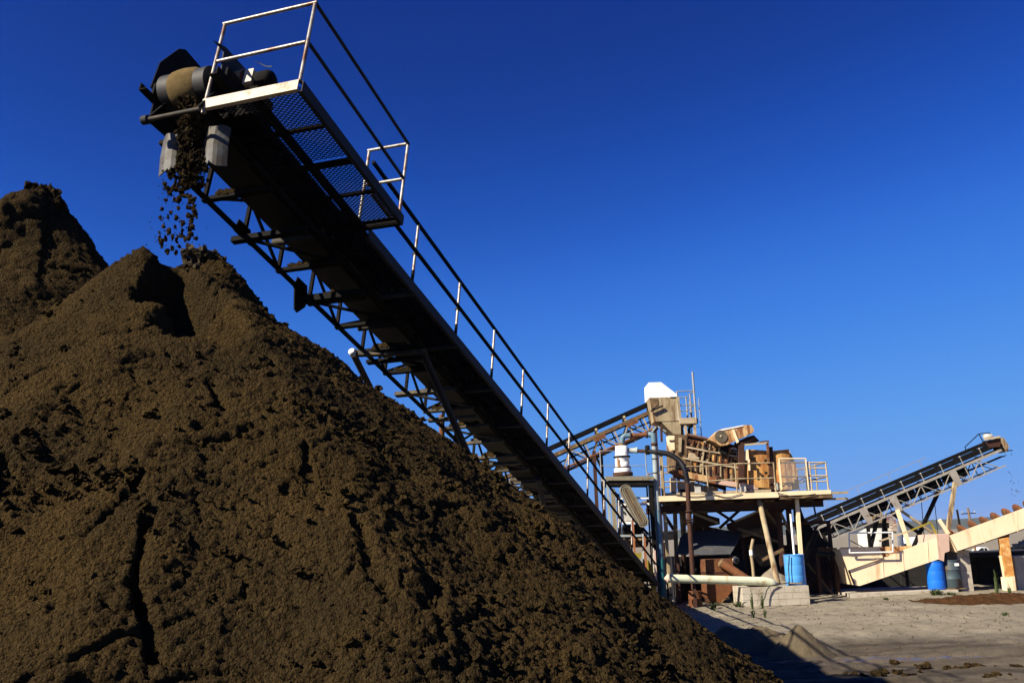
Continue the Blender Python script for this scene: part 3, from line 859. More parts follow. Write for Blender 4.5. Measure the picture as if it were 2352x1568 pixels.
# walkway
WO = -0.45
MB().channel(F(PE + 0.03, WO, -0.055), F(S1_, WO, -0.055), 0.05, 0.15, 0.01, n_, True).build('walkway_stringer', 'grey_steel', sc_)
MB().channel(F(PE + 0.03, TR + 0.07, -0.05), F(S1_, TR + 0.07, -0.05), 0.04, 0.10, 0.01, n_, True).build('walkway_stringer', 'dark_steel', sc_)
sp = [4.0 + 1.68 * i for i in range(12)]
prev = PE + 0.03
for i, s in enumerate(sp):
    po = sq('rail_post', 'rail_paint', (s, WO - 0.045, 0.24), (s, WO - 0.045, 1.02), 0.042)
    Tube('post_shade_sleeve', 'dark_steel', po, [F(s, WO - 0.045, -0.10), F(s, WO - 0.045, 0.26)], 0.024, 10)  # dark sleeve puts the conveyor's shade into the lower post's colour
    MB().lathe(F(s, WO - 0.045, 0.53), w_, [(0.03, -0.03), (0.03, 0.03)], 10).build('rail_clamp', 'grey_steel', po)
    fb('walkway_bracket', 'grey_steel', (s, TR + 0.05, -0.12), (s, WO, -0.12), 0.05, 0.05)
    mesh_deck('deck_mesh', prev, s - 0.01, TR + 0.06, WO - 0.03, -0.02, 0.075, 0.034, 0.028, sc_)
    fb('walkway_joist', 'dark_steel', ((prev + s) / 2, TR + 0.05, -0.06), ((prev + s) / 2, WO - 0.03, -0.06), 0.04, 0.05)
    fb('walkway_brace', 'dark_steel', (prev + 0.05, TR + 0.1, -0.075), (s - 0.05, WO - 0.06, -0.075), 0.035, 0.02)
    prev = s + 0.01
for h, nm in ((1.042, 'handrail'), (0.53, 'mid_rail')):
    fb(nm, 'dark_steel', (2.50, WO - (0.0 if h < 1 else 0.045), h), (S1_, WO - (0.0 if h < 1 else 0.045), h), 0.042, 0.042)
tub('trip_wire', 'dark_steel', (2.6, WO - 0.30, 0.34), (S1_, WO - 0.30, 0.34), 0.005, 5)
for i in range(9):
    s = 4.9 + i * 2.0
    tub('wire_bracket', 'rail_paint', (s, TR + 0.02, 0.34), (s, WO - 0.28, 0.36), 0.008, 5)
# support legs: raking pipes under the truss
def leg(top, foot, r, mat, cap=True):
    o = Tube('support_leg', mat, sc_, [top, foot], r, 14)
    if cap:
        d = (V(top) - V(foot)).normalized()
        MB().lathe(V(top) - d * 0.02, d, [(r * 0.9, 0), (r * 1.12, 0.005), (r * 1.12, 0.09), (r * 0.7, 0.11)], 14).build('leg_cap', 'white_paint', o)
    return o
leg(F(5.28, -2.02, -0.28), (-1.920, 18.400, 3.279), 0.052, 'dusty_steel')
leg(F(5.55, -0.96, -0.24), (-0.424, 18.400, 2.557), 0.062, 'grey_steel', False)
MB().bar(F(5.28, -2.06, -0.27), F(5.55, -0.90, -0.24), 0.09, 0.09, n_).build('leg_head_beam', 'dusty_steel', sc_)
leg((-1.475, 18.800, 4.672), (-1.498, 18.800, 3.375), 0.055, 'rust', False)
leg(F(11.7, -0.96, -0.24), (0.705, 21.900, 2.228), 0.058, 'grey_steel', False)
Tube('leg_foot', 'beam_cream', sc_, [(0.598, 21.600, 2.502), (0.704, 21.850, 2.228)], 0.068, 14)
leg(F(11.5, -2.02, -0.28), (-0.671, 22.500, 2.766), 0.05, 'dusty_steel', False)
fb('leg_head_beam', 'dusty_steel', (6.95, TL - 0.16, HB - 0.06), (6.95, TR, HB - 0.06), 0.12, 0.06)
# tail end frame resting on the ground
for t in (TL, TR):
    tp = F(S1_ - 0.3, t, HB)
    Bar('tail_leg', 'dark_steel', sc_, tp, (tp.x, tp.y, zgf(tp.x, tp.y) - 0.05), 0.1, 0.1, (0, 1, 0))
Tube('tail_pulley', 'dark_steel', sc_, [F(S1_ - 0.1, BL, 0.37), F(S1_ - 0.1, BR, 0.37)], 0.2, 20)

# ---------------------------------------------------------------- sand falling from the head
mb = MB(); rg = random.Random(23)
for k in range(760):
    q = rg.random() ** 0.8
    z = 6.86 - 1.0 * q
    spread = 0.045 + 0.045 * q
    c = V((-3.36, 9.27, 0)) + w_ * (rg.gauss(0, spread) - 0.03 + 0.05 * q)
    off = rg.gauss(0, 0.05)
    r = (0.006 + 0.036 * rg.random() ** 2) * (1.15 - 0.35 * q)
    mb.blob((c.x + u_.x * off, c.y + u_.y * off, z), (r, r, r * rg.uniform(0.8, 1.6)), rg, 7, 5, 0.7, False)
st = mb.build('sand_stream', 'sand', None, 'stuff')
tag(st, 'stream of wet sand dropping off the conveyor head pulley', 'sand')
clumps = [((-3.543, 9.160, 5.869), 0.037),
          ((-3.518, 9.160, 5.795), 0.027),
          ((-3.385, 8.940, 5.620), 0.021),
          ((-3.277, 8.950, 5.601), 0.053),
          ((-3.282, 9.130, 5.631), 0.037),
          ((-3.263, 9.110, 5.528), 0.040),
          ((-3.289, 9.090, 5.451), 0.040),
          ((-3.308, 9.000, 5.387), 0.032),
          ((-3.407, 9.080, 5.475), 0.021),
          ((-3.560, 9.080, 5.575), 0.021),
          ((-3.569, 9.070, 5.477), 0.019),
          ((-3.490, 8.970, 5.346), 0.021),
          ((-3.228, 9.030, 5.348), 0.032),
          ((-3.275, 9.020, 5.262), 0.045),
          ((-3.360, 9.100, 5.245), 0.037),
          ((-3.295, 9.170, 5.361), 0.027),
          ((-3.508, 9.160, 5.365), 0.024),
          ((-3.431, 9.060, 5.258), 0.021),
          ((-3.402, 9.040, 5.367), 0.019),
          ((-3.517, 8.990, 5.191), 0.024),
          ((-3.455, 8.940, 5.205), 0.027),
          ((-3.148, 8.940, 5.193), 0.021),
          ((-3.187, 9.040, 5.103), 0.021),
          ((-3.412, 9.010, 5.125), 0.027),
          ((-3.462, 9.020, 5.093), 0.024),
          ((-3.599, 9.140, 5.347), 0.016),
          ((-3.356, 9.060, 5.157), 0.016),
          ((-3.534, 9.060, 5.168), 0.019),
          ((-3.362, 8.990, 5.070), 0.021),
          ((-3.230, 8.940, 5.068), 0.016),
          ((-3.172, 9.010, 5.441), 0.013),
          ((-3.422, 8.960, 5.489), 0.016),
          ((-3.378, 9.050, 5.567), 0.019),
          ((-3.385, 9.170, 5.818), 0.032),
          ((-3.412, 9.090, 5.821), 0.024),
          ((-3.183, 8.970, 5.638), 0.016),
          ((-3.551, 9.140, 5.693), 0.019),
          ((-3.508, 9.120, 5.503), 0.016),
          ((-3.584, 9.110, 5.280), 0.016),
          ((-3.369, 9.150, 5.356), 0.019)]
rg = random.Random(9)
for p, r in clumps:
    mb = MB()
    if r > 0.034:
        a0 = rg.uniform(0, 6.28); sweep = rg.uniform(1.2, 3.6); cr = r * rg.uniform(0.7, 1.3)
        for q in range(8):
            a = a0 + sweep * q / 7
            rr_ = r * rg.uniform(0.28, 0.55)
            mb.blob((cr * math.cos(a), rg.uniform(-r, r) * 0.4, cr * math.sin(a)), (rr_ * rg.uniform(0.8, 1.4), rr_, rr_ * rg.uniform(0.8, 1.4)), rg, 8, 6, 0.4, False)
    else:
        mb.blob((0, 0, 0), (r * rg.uniform(0.6, 1.1), r * rg.uniform(0.6, 1.1), r * rg.uniform(0.8, 1.6)), rg, 8, 6, 0.4, False)
        for q in range(3):
            mb.blob((rg.uniform(-1, 1) * r, rg.uniform(-1, 1) * r, rg.uniform(-1.3, 1.3) * r), r * rg.uniform(0.2, 0.5), rg, 6, 4, 0.4, False)
    o = mb.build('sand_clump', 'sand')
    o.location = p
    tag(o, 'clump of wet sand in mid air below the conveyor head', 'sand clump', 'sand clumps falling onto the pile')
sp2 = MB()
for k in range(110):
    sp2.blob((-3.45 + rg.gauss(0, 0.13), 9.1 + rg.gauss(0, 0.08), 5.15 + 0.95 * rg.random()), rg.uniform(0.003, 0.010), rg, 5, 4, 0.3)
tag(sp2.build('sand_specks', 'sand', None, 'stuff'), 'fine specks of sand falling between the larger clumps', 'sand')

# ================================================================ the washing plant (about 30 m away)
X_ = Vector((1, 0, 0)); Y_ = Vector((0, 1, 0)); Z_ = Vector((0, 0, 1))
def dy(p, d):
    return (p[0], p[1] + d, p[2])
def gz(p, d=-0.05):
    """same spot on the ground"""
    return (p[0], p[1], zgf(p[0], p[1]) + d)
def lerp(a, b, t):
    return V(a) + (V(b) - V(a)) * t

# ---------------------------------------------------------------- generic lattice conveyor (used twice)
def lattice_conveyor(par, a, b, depth, width, bay, mats, belt_up=0.28, idler=1.2):
    """a: low end, b: head end of the top chord on the near side; width runs away from the viewer"""
    a, b = V(a), V(b)
    u = (b - a).normalized(); L_ = (b - a).length
    bk = u.cross(Z_); bk = bk if bk.y > 0 else -bk
    bk.normalize()
    n = bk.cross(u); n = n if n.z > 0 else -n
    m_top, m_bar, m_bot = mats
    def Q(s, t, h): return a + u * s + bk * t + n * h
    for t in (0, width):
        Bar('top_chord', m_top, par, Q(0, t, 0), Q(L_, t, 0), 0.10, 0.14, n)
        Bar('bottom_chord', m_bot, par, Q(0.2, t, -depth), Q(L_ - 0.4, t, -depth), 0.07, 0.07, n)
    s = 0.3; k = 0
    while s < L_ - bay:
        for t in (0, width):
            Bar('lattice_bar', m_bar, par, Q(s, t, -0.05), Q(s, t, -depth), 0.05, 0.05, u)
            p, q = (Q(s, t, -depth), Q(s + bay, t, -0.06)) if k % 2 else (Q(s, t, -0.06), Q(s + bay, t, -depth))
            Bar('lattice_bar', m_bar, par, p, q, 0.045, 0.045, bk)
        Bar('cross_beam', m_bar, par, Q(s, 0, -depth - 0.03), Q(s, width, -depth - 0.03), 0.06, 0.05, n)
        s += bay; k += 1
    mb = MB()
    for h in (belt_up, -depth * 0.45):
        mb.box(Q(L_ / 2, width / 2, h), u * (L_ / 2), bk * (width * 0.42), n * 0.012)
    # raised belt edges seen from the side
    for t in (0.08, width - 0.08):
        mb.box(Q(L_ / 2, t, belt_up + 0.06), u * (L_ / 2), bk * 0.012, n * 0.075)
    mb.build('belt', 'belt_matte', par)
    s = 0.5
    while s < L_ - 0.3:
        mb = MB()
        mb.bar(Q(s, 0.0, 0.06), Q(s, 0.0, belt_up), 0.05, 0.04, bk)
        mb.bar(Q(s, 0, 0.10), Q(s, width, 0.10), 0.06, 0.05, n)
        mb.tube([Q(s, -0.03, belt_up - 0.02), Q(s, 0.12, belt_up - 0.09)], 0.05, 8)
        mb.tube([Q(s, 0.14, belt_up - 0.09), Q(s, width - 0.14, belt_up - 0.09)], 0.045, 8)
        mb.build('idler', 'dust_tan' if m_top != 'truss_tan' else 'truss_tan', par)
        s += idler
    return Q, u, n, bk, L_

# ---------------------------------------------------------------- feed conveyor climbing to the white hood
fc = thing('feed_conveyor', gz((-1.460, 36.000, 4.162)), 'rust-streaked lattice conveyor climbing to the white-hooded chute', 'conveyor')
Q, fu, fn, fbk, fl = lattice_conveyor(fc, (-2.804, 36.000, 3.584), (5.631, 36.000, 7.000), 0.72, 0.8, 0.62, ('dust_brown', 'dust_tan', 'dark_rust'), 0.26)
for i, s in enumerate((6.2, 7.6)):
    Prism('gusset_plate', 'rust', fc, [Q(s, -0.06, -0.05), Q(s + 0.55, -0.06, -0.05), Q(s + 0.5, -0.06, -0.2), Q(s + 0.05, -0.06, -0.2)], fbk * -0.02)
Tube('water_pipe', 'rust', fc, [Q(3.0, -0.12, -0.62), Q(fl - 0.3, -0.12, -0.66)], 0.045, 10)
for p in ((2.999, 35.900, 5.415), (3.337, 36.700, 5.563), (-2.463, 35.900, 3.699)):
    Bar('support_post', 'dark_rust', fc, p, gz(p), 0.13, 0.11, (0, 1, 0))
Bar('post_brace', 'dark_rust', fc, (3.008, 35.950, 5.338), (3.315, 36.600, 4.825), 0.07, 0.07)

# ---------------------------------------------------------------- head chute with white hood
HY = 35.4
hc = thing('head_chute', gz((5.725, 35.400, 5.869)), 'tan steel chute box with a bright white sloping hood, topmost on the plant', 'chute')
hoodp = [(5.175, 35.200, 7.879), (5.643, 35.200, 7.876), (6.213, 35.200, 7.382), (6.206, 35.200, 7.284), (5.159, 35.200, 7.288)]
Prism('hood', 'white_paint', hc, hoodp, (0, 1.3, 0))
Prism('hood_flange', 'white_paint', hc, [(5.918, 35.180, 7.475), (6.108, 35.180, 7.455), (6.209, 35.180, 7.366), (6.203, 35.180, 7.288), (5.918, 35.180, 7.288)], (0, -0.03, 0))
Prism('chute_body', 'dust_tan', hc, [(5.169, 35.200, 7.281), (6.245, 35.200, 7.276), (6.283, 35.200, 6.369), (5.290, 35.200, 6.378)], (0, 1.3, 0))
Prism('chute_spout', 'dust_tan', hc, [(5.544, 35.220, 6.359), (6.286, 35.220, 6.359), (6.262, 35.220, 5.862), (5.987, 35.220, 5.872)], (0, 1.2, 0))
Prism('corner_angle', 'dust_tan', hc, [(6.185, 35.190, 7.283), (6.282, 35.190, 7.280), (6.313, 35.190, 6.367), (6.217, 35.190, 6.367)], (0, -0.05, 0))
Prism('rust_panel', 'dust_brown', hc, [(5.178, 35.190, 7.253), (5.463, 35.190, 7.250), (5.480, 35.190, 7.021), (5.193, 35.190, 6.835)], (0, -0.012, 0))
Bar('flap_bar', 'dark_steel', hc, (5.160, 35.100, 6.759), (5.624, 35.100, 6.950), 0.06, 0.06)
for q in (1700, 1440):
    p = (6.195, 35.300, 6.343)
for (a, b) in (((5.323, 35.300, 6.358), (5.278, 35.300, 5.680)), ((5.488, 36.400, 6.490), (5.442, 36.400, 5.792))):
    Bar('chute_post', 'dark_rust', hc, a, gz(b), 0.10, 0.10, (0, 1, 0))
Bar('chute_post', 'dust_brown', hc, (6.505, 36.400, 6.488), gz((6.525, 36.400, 5.621)), 0.12, 0.12, (0, 1, 0))
Bar('chute_brace', 'pale_pipe', hc, (5.336, 35.250, 6.189), (5.126, 35.250, 5.938), 0.07, 0.07)
Bar('chute_brace', 'pale_pipe', hc, (5.378, 35.300, 6.226), (5.717, 35.300, 5.987), 0.05, 0.05)
Bar('chute_brace', 'dark_rust', hc, (5.548, 35.300, 6.350), (5.530, 35.300, 5.607), 0.08, 0.08, (0, 1, 0))

# access platform beside the chute
ap = thing('access_platform', gz((6.859, 35.600, 5.852)), 'small railed steel platform beside the white-hooded chute', 'platform')
A0, A1_ = V((6.217, 35.200, 6.346)), V((6.871, 35.200, 6.349))
MB().box((A0 + A1_) / 2 + V((0, 0.85, 0)), (A1_ - A0) / 2, (0, 0.85, 0), (0, 0, 0.03)).build('platform_deck', 'dust_tan', ap)
MB().box((A0 + A1_) / 2 + V((0, -0.04, 0.01)), (A1_ - A0) / 2, (0, 0.03, 0), (0, 0, 0.11)).build('platform_beam', 'deck_tan', ap)
MB().box(A1_ + V((0.03, 0.85, 0)), (0.03, 0, 0), (0, 0.88, 0), (0, 0, 0.10)).build('platform_beam', 'dark_steel', ap)
def arail(p0, p1, hs=(0.58, 1.12)):
    for h in hs:
        Tube('handrail', 'galvanised', ap, [V(p0) + Z_ * h, V(p1) + Z_ * h], 0.022, 8)
c0, c1, c2, c3 = A0 + V((0, 0, .03)), A1_ + V((0, 0, .03)), A1_ + V((0, 1.7, 0.03)), A0 + V((0, 1.7, .03))
arail(c0, c1); arail(c1, c2); arail(c2, c3)
for p, h in ((c1, 1.85), (c2, 1.15), (lerp(c1, c2, 0.5), 1.12), (lerp(c3, c2, 0.5), 1.12), (c0, 1.12)):
    Tube('rail_post', 'galvanised', ap, [p, V(p) + Z_ * h], 0.032 if h < 1.5 else 0.04, 8)
for p in ((6.434, 35.220, 6.276), (6.805, 35.220, 6.279)):
    Bar('platform_leg', 'deck_tan', ap, p, (6.465, 35.220, 5.823) if p[0] < (6.628, 35.220, 6.285)[0] else (6.789, 35.220, 5.763), 0.09, 0.09, (0, 1, 0))
Bar('platform_leg', 'dark_steel', ap, V(A1_) + V((0, 1.6, -0.1)), gz((A1_.x, A1_.y + 1.6, 0)), 0.1, 0.1, (0, 1, 0))
Bar('platform_leg', 'dark_steel', ap, V(A0) + V((0.1, 1.6, -0.1)), gz((A0.x + 0.1, A0.y + 1.6, 0)), 0.1, 0.1, (0, 1, 0))
# ladder
for dx in (0.12, 0.5):
    Tube('ladder_rail', 'galvanised', ap, [V(A1_) + V((dx, 1.72, 1.1)), V(A1_) + V((dx, 1.72, -1.9))], 0.02, 6)
for k in range(9):
    Tube('ladder_rung', 'galvanised', ap, [V(A1_) + V((0.12, 1.72, 0.9 - k * 0.31)), V(A1_) + V((0.5, 1.72, 0.9 - k * 0.31))], 0.012, 6)

# ---------------------------------------------------------------- screen tower: deck, legs, railings
TY = 30.2
tw = thing('screen_tower', gz((7.195, 31.000, 0.204)), 'cream-edged elevated steel deck on legs carrying the rusty screening machine', 'platform')
d0, d1 = V((4.398, 30.200, 3.317)), V((10.001, 30.200, 3.317))
DW = 3.4
MB().box((d0 + d1) / 2 + V((0, DW / 2, -0.02)), (d1 - d0) / 2, (0, DW / 2, 0), (0, 0, 0.035)).build('deck_plate', 'dust_brown', tw)
MB().channel(d0 + V((0, -0.04, -0.03)), lerp(d0, d1, 0.70) + V((0, -0.04, -0.03)), 0.07, 0.17, 0.014, Z_, True).build('edge_beam', 'cream', tw)
MB().channel(lerp(d0, d1, 0.705) + V((0, -0.03, 0.0)), d1 + V((0, -0.03, 0.0)), 0.07, 0.13, 0.014, Z_, True).build('edge_beam', 'cream', tw)
MB().bar(lerp(d0, d1, 0.705) + V((0, 0.0, -0.13)), d1 + V((0.05, 0.0, -0.13)), 0.09, 0.10).build('edge_beam', 'dust_brown', tw)
Bar('kick_plate', 'deck_tan', tw, lerp(d0, d1, 0.06) + V((0, 0.35, 0.10)), lerp(d0, d1, 0.68) + V((0, 0.35, 0.10)), 0.02, 0.13)
for i in range(9):
    q = lerp(d0, d1, 0.03 + i * 0.118)
    MB().ibeam(q + V((0, 0.05, -0.15)), q + V((0, DW, -0.15)), 0.1, 0.18).build('deck_joist', 'dark_rust', tw)
for y in (0.5, DW - 0.3):
    MB().ibeam(d0 + V((0.1, y, -0.34)), d1 + V((-0.1, y, -0.34)), 0.12, 0.2).build('deck_girder', 'dark_rust', tw)
Bar('end_beam', 'dust_tan', tw, d1 + V((0, -0.02, -0.03)), d1 + V((0.55, -0.02, -0.04)), 0.07, 0.07)
Bar('end_beam', 'dust_tan', tw, d1 + V((0.05, 0.6, -0.2)), d1 + V((0.75, 0.6, -0.21)), 0.07, 0.07)
Bar('end_beam', 'dark_rust', tw, d1 + V((0, 0, -0.1)), d1 + V((0, DW, -0.1)), 0.09, 0.2)
# legs
def tleg(mat, p0, p1, w=0.14, up=(0, 1, 0)):
    return Bar('tower_leg', mat, tw, p0, p1, w, w, up)
def tleg_r(mat, p0, p1, r=0.07):
    return Tube('tower_leg', mat, tw, [p0, p1], r, 12)
tleg_r('dust_tan', (7.785, 30.500, 3.154), (7.795, 29.200, 0.604), 0.085)
tleg('dark_rust', (8.634, 31.400, 3.163), gz((8.554, 31.400, 0.405)), 0.15)
tleg('cream', (8.996, 30.500, 3.193), gz((8.924, 30.500, 0.955)), 0.11)
tleg('dust_brown', (5.732, 32.600, 3.316), gz((5.498, 32.600, 1.295)), 0.12)
tleg('dust_brown', (5.145, 31.000, 3.267), gz((5.022, 31.000, 1.342)), 0.12)
tleg('dark_rust', (9.471, 33.200, 3.213), gz((9.449, 33.200, 1.149)), 0.16)
tleg('dark_rust', (6.593, 33.400, 3.321), gz((6.491, 33.400, 1.246)), 0.16)
Bar('leg_brace', 'dust_brown', tw, (8.653, 31.300, 2.757), (8.909, 31.300, 2.074), 0.08, 0.08)
Bar('leg_brace', 'dust_brown', tw, (7.333, 31.900, 2.287), (8.615, 31.400, 1.770), 0.09, 0.09)
Bar('leg_brace', 'dust_brown', tw, (7.808, 31.000, 1.247), (8.554, 31.000, 1.571), 0.09, 0.09)
Bar('leg_brace', 'dark_rust', tw, (4.709, 31.200, 2.986), (5.082, 31.200, 2.314), 0.1, 0.1)
Tube('vent_pole', 'white_paint', tw, [(8.610, 30.000, 2.666), gz((8.593, 30.000, 1.473))], 0.035, 8)
Tube('drain_hose', 'hose_black', tw, bend([(9.447, 30.600, 3.099), (9.553, 30.600, 2.932), (9.590, 30.600, 2.566)], 0.2), 0.03, 8)
# front railing
def rpost(p, h=1.05, mat='dust_tan'):
    Tube('rail_post', mat, tw, [p, V(p) + Z_ * h], 0.026, 8)
fr = [d0 + V((0.3, -0.05, 0)), V((6.099, 30.150, 3.283)), V((7.021, 30.150, 3.332)), V((8.260, 30.150, 3.316))]
for p in fr: rpost(p, 1.0)
for h in (0.50, 0.98):
    for a, b in zip(fr[:-1], fr[1:]):
        Tube('handrail', 'dust_tan', tw, [a + Z_ * h, b + Z_ * h], 0.022, 8)
g0, g1, g2 = V((8.432, 30.200, 3.406)), V((9.354, 30.200, 3.374)), V((9.950, 30.200, 3.354))
for p in (g0, g1, g2, lerp(g1, g2, 0.12)): rpost(p, 0.92, 'deck_tan')
for q0, q1, hs in ((g0, g1, (0.45, 0.9)), (g1, g2, (0.30, 0.48, 0.72, 0.9))):
    for h in hs:
        Tube('handrail', 'deck_tan', tw, [q0 + Z_ * h, q1 + Z_ * h], 0.024, 8)
for h in (0.45, 0.9):
    Tube('handrail', 'dust_tan', tw, [g2 + Z_ * h, g2 + V((0, DW - 0.2, h))], 0.024, 8)
for y in (1.1, 2.2, DW - 0.2): rpost(g2 + V((0, y, 0)), 0.92, 'dust_tan')
bk0 = d0 + V((0.3, DW - 0.05, 0)); bk1 = d1 + V((0, DW - 0.05, 0))
for h in (0.5, 1.0):
    Tube('handrail', 'dust_tan', tw, [bk0 + Z_ * h, bk1 + Z_ * h], 0.022, 8)
for k in range(7): rpost(lerp(bk0, bk1, k / 6), 1.02)
Bar('rail_brace', 'dark_rust', tw, (8.712, 30.180, 3.544), (9.398, 30.180, 3.871), 0.03, 0.03)
Bar('rail_brace', 'dark_rust', tw, (8.505, 30.180, 3.659), (8.712, 30.180, 3.544), 0.03, 0.03)
# mesh safety panel on the railing
mp = MB(); P0, P1 = g0 + V((0.02, -0.04, 0.03)), g1 + V((-0.05, -0.04, 0.03))
for i in range(27):
    q = lerp(P0, P1, i / 26); mp.bar(q, q + Z_ * 0.98, 0.007, 0.007, (0, 1, 0))
for i in range(20):
    q = Z_ * (0.98 * i / 19); mp.bar(P0 + q, P1 + q, 0.007, 0.007)
mp.build('mesh_panel', 'galvanised', tw, 'stuff')
for a, b in ((P0, P0 + Z_ * 1.0), (P1, P1 + Z_ * 1.0), (P0 + Z_ * 1.0, P1 + Z_ * 1.0)):
    Bar('panel_frame', 'cream', tw, a, b, 0.035, 0.035, (0, 1, 0))

# ---------------------------------------------------------------- the screening machine
SY = 31.0
sm = thing('vibrating_screen', lerp(d0, d1, 0.35) + V((0, 1.2, 0.02)), 'large rust-stained sloping screening machine with ribbed side, on the cream deck', 'screening machine')
side = [(5.363, 31.000, 5.371), (5.725, 31.000, 5.376), (6.419, 31.000, 5.193), (7.386, 31.000, 4.866), (7.277, 31.000, 3.585), (6.510, 31.000, 3.862), (5.576, 31.000, 4.116), (5.282, 31.000, 4.322)]
Prism('side_plate', 'dark_rust', sm, side, (0, 0.03, 0))
Prism('side_plate', 'dark_rust', sm, [dy(p, 1.9) for p in side], (0, 0.03, 0))
Prism('feed_box', 'dust_brown', sm, [(5.320, 30.940, 5.383), (5.715, 30.940, 5.381), (5.631, 30.940, 4.809), (5.481, 30.940, 4.296), (5.271, 30.940, 4.304)], (0, 2.0, 0))
Prism('feed_lip', 'cream', sm, [(5.089, 31.000, 5.381), (5.289, 31.000, 5.374), (5.267, 31.000, 4.897), (5.188, 31.000, 4.900), (5.107, 31.000, 5.114)], (0, 0.5, 0))
Bar('feed_lip_band', 'dark_rust', sm, (5.102, 30.980, 5.209), (5.286, 30.980, 5.213), 0.03, 0.03)
def rib(a, b, w=0.09, d=0.12, mat='dust_tan', nm='side_rib', off=0.06):
    return MB().bar(V(a) - Y_ * off, V(b) - Y_ * off, d, w).build(nm, mat, sm)
rib((5.639, 31.000, 4.969), (7.356, 31.000, 4.580), 0.055, 0.16, 'deck_tan')
rib((5.528, 31.000, 4.607), (7.325, 31.000, 4.217), 0.055, 0.16, 'deck_tan')
rib((5.696, 31.000, 5.360), (6.417, 31.000, 5.176), 0.05, 0.12, 'dark_rust')
rib((5.519, 31.000, 4.102), (7.271, 31.000, 3.586), 0.05, 0.12, 'dark_rust')
for a, b, m_ in (((6.275, 31.000, 5.158), (6.026, 31.000, 4.129), 'dust_tan'), ((6.679, 31.000, 4.736), (6.479, 31.000, 3.890), 'dust_brown'), ((7.089, 31.000, 4.820), (6.892, 31.000, 3.737), 'dark_rust'), ((5.638, 31.000, 4.955), (5.508, 31.000, 4.147), 'dust_brown')):
    rib(a, b, 0.075, 0.09, m_, 'side_stiffener', 0.05)
# patch plates and bosses on the ribbed side
for pts, m_ in (([(5.987, 30.960, 5.009), (6.124, 30.960, 5.131), (6.201, 30.960, 5.114), (6.168, 30.960, 4.904), (5.982, 30.960, 4.939)], 'rusty_cream'), ([(6.427, 30.960, 5.036), (6.634, 30.960, 4.986), (6.607, 30.960, 4.819), (6.454, 30.960, 4.852)], 'rusty_cream'),
                ([(6.700, 30.960, 4.928), (7.056, 30.960, 4.803), (7.028, 30.960, 4.636), (6.683, 30.960, 4.718)], 'cream'), ([(7.104, 30.950, 4.899), (7.260, 30.950, 4.907), (7.347, 30.950, 4.778), (7.316, 30.950, 4.583), (7.124, 30.950, 4.631)], 'white_paint'),
                ([(6.755, 30.960, 4.561), (6.974, 30.960, 4.497), (6.932, 30.960, 4.331), (6.726, 30.960, 4.380)], 'rusty_cream'), ([(5.814, 30.960, 5.142), (5.982, 30.960, 5.122), (5.944, 30.960, 4.996), (5.790, 30.960, 5.016)], 'dust_tan'),
                ([(6.250, 30.960, 4.579), (6.387, 30.960, 4.532), (6.364, 30.960, 4.421), (6.226, 30.960, 4.454)], 'dust_tan'), ([(7.027, 30.960, 4.454), (7.274, 30.960, 4.389), (7.262, 30.960, 4.250), (7.015, 30.960, 4.314)], 'rusty_cream'),
                ([(6.335, 30.960, 4.226), (6.472, 30.960, 4.194), (6.441, 30.960, 3.972), (6.317, 30.960, 4.004)], 'dust_tan'), ([(6.527, 30.960, 4.178), (6.637, 30.960, 4.146), (6.592, 30.960, 3.939), (6.497, 30.960, 3.970)], 'rusty_cream'),
                ([(6.775, 30.960, 4.128), (6.885, 30.960, 4.096), (6.853, 30.960, 3.875), (6.757, 30.960, 3.906)], 'rusty_cream'), ([(6.969, 30.960, 4.093), (7.217, 30.960, 4.043), (7.194, 30.960, 3.780), (6.934, 30.960, 3.844)], 'dust_tan'),
                ([(5.620, 30.960, 4.419), (6.006, 30.960, 4.335), (5.965, 30.960, 4.156), (5.593, 30.960, 4.252)], 'dust_tan'), ([(5.405, 30.900, 5.291), (5.509, 30.900, 5.287), (5.455, 30.900, 4.811), (5.371, 30.900, 4.814)], 'dust_tan')):
    Prism('patch_plate', m_, sm, pts, (0, -0.03, 0))
for p, r in (((5.797, 30.900, 4.687), 0.10), ((6.801, 30.900, 4.770), 0.06), ((7.218, 30.900, 4.688), 0.065), ((6.390, 30.900, 4.549), 0.06), ((6.857, 30.900, 4.427), 0.06), ((6.108, 30.900, 4.704), 0.05), ((5.419, 30.900, 5.093), 0.05), ((5.395, 30.900, 4.757), 0.05)):
    MB().lathe(p, (0, 1, 0), [(r, 0), (r * 1.05, 0.02), (r * 1.05, 0.09)], 14).build('boss', 'dark_rust' if r != 0.10 else 'deck_tan', sm)
Prism('eccentric_cover', 'deck_tan', sm, [(5.676, 30.860, 4.660), (5.724, 30.860, 4.742), (5.810, 30.860, 4.772), (5.892, 30.860, 4.742), (5.942, 30.860, 4.650), (6.037, 30.860, 4.614), (6.018, 30.860, 4.550), (5.672, 30.860, 4.604)], (0, 0.1, 0))
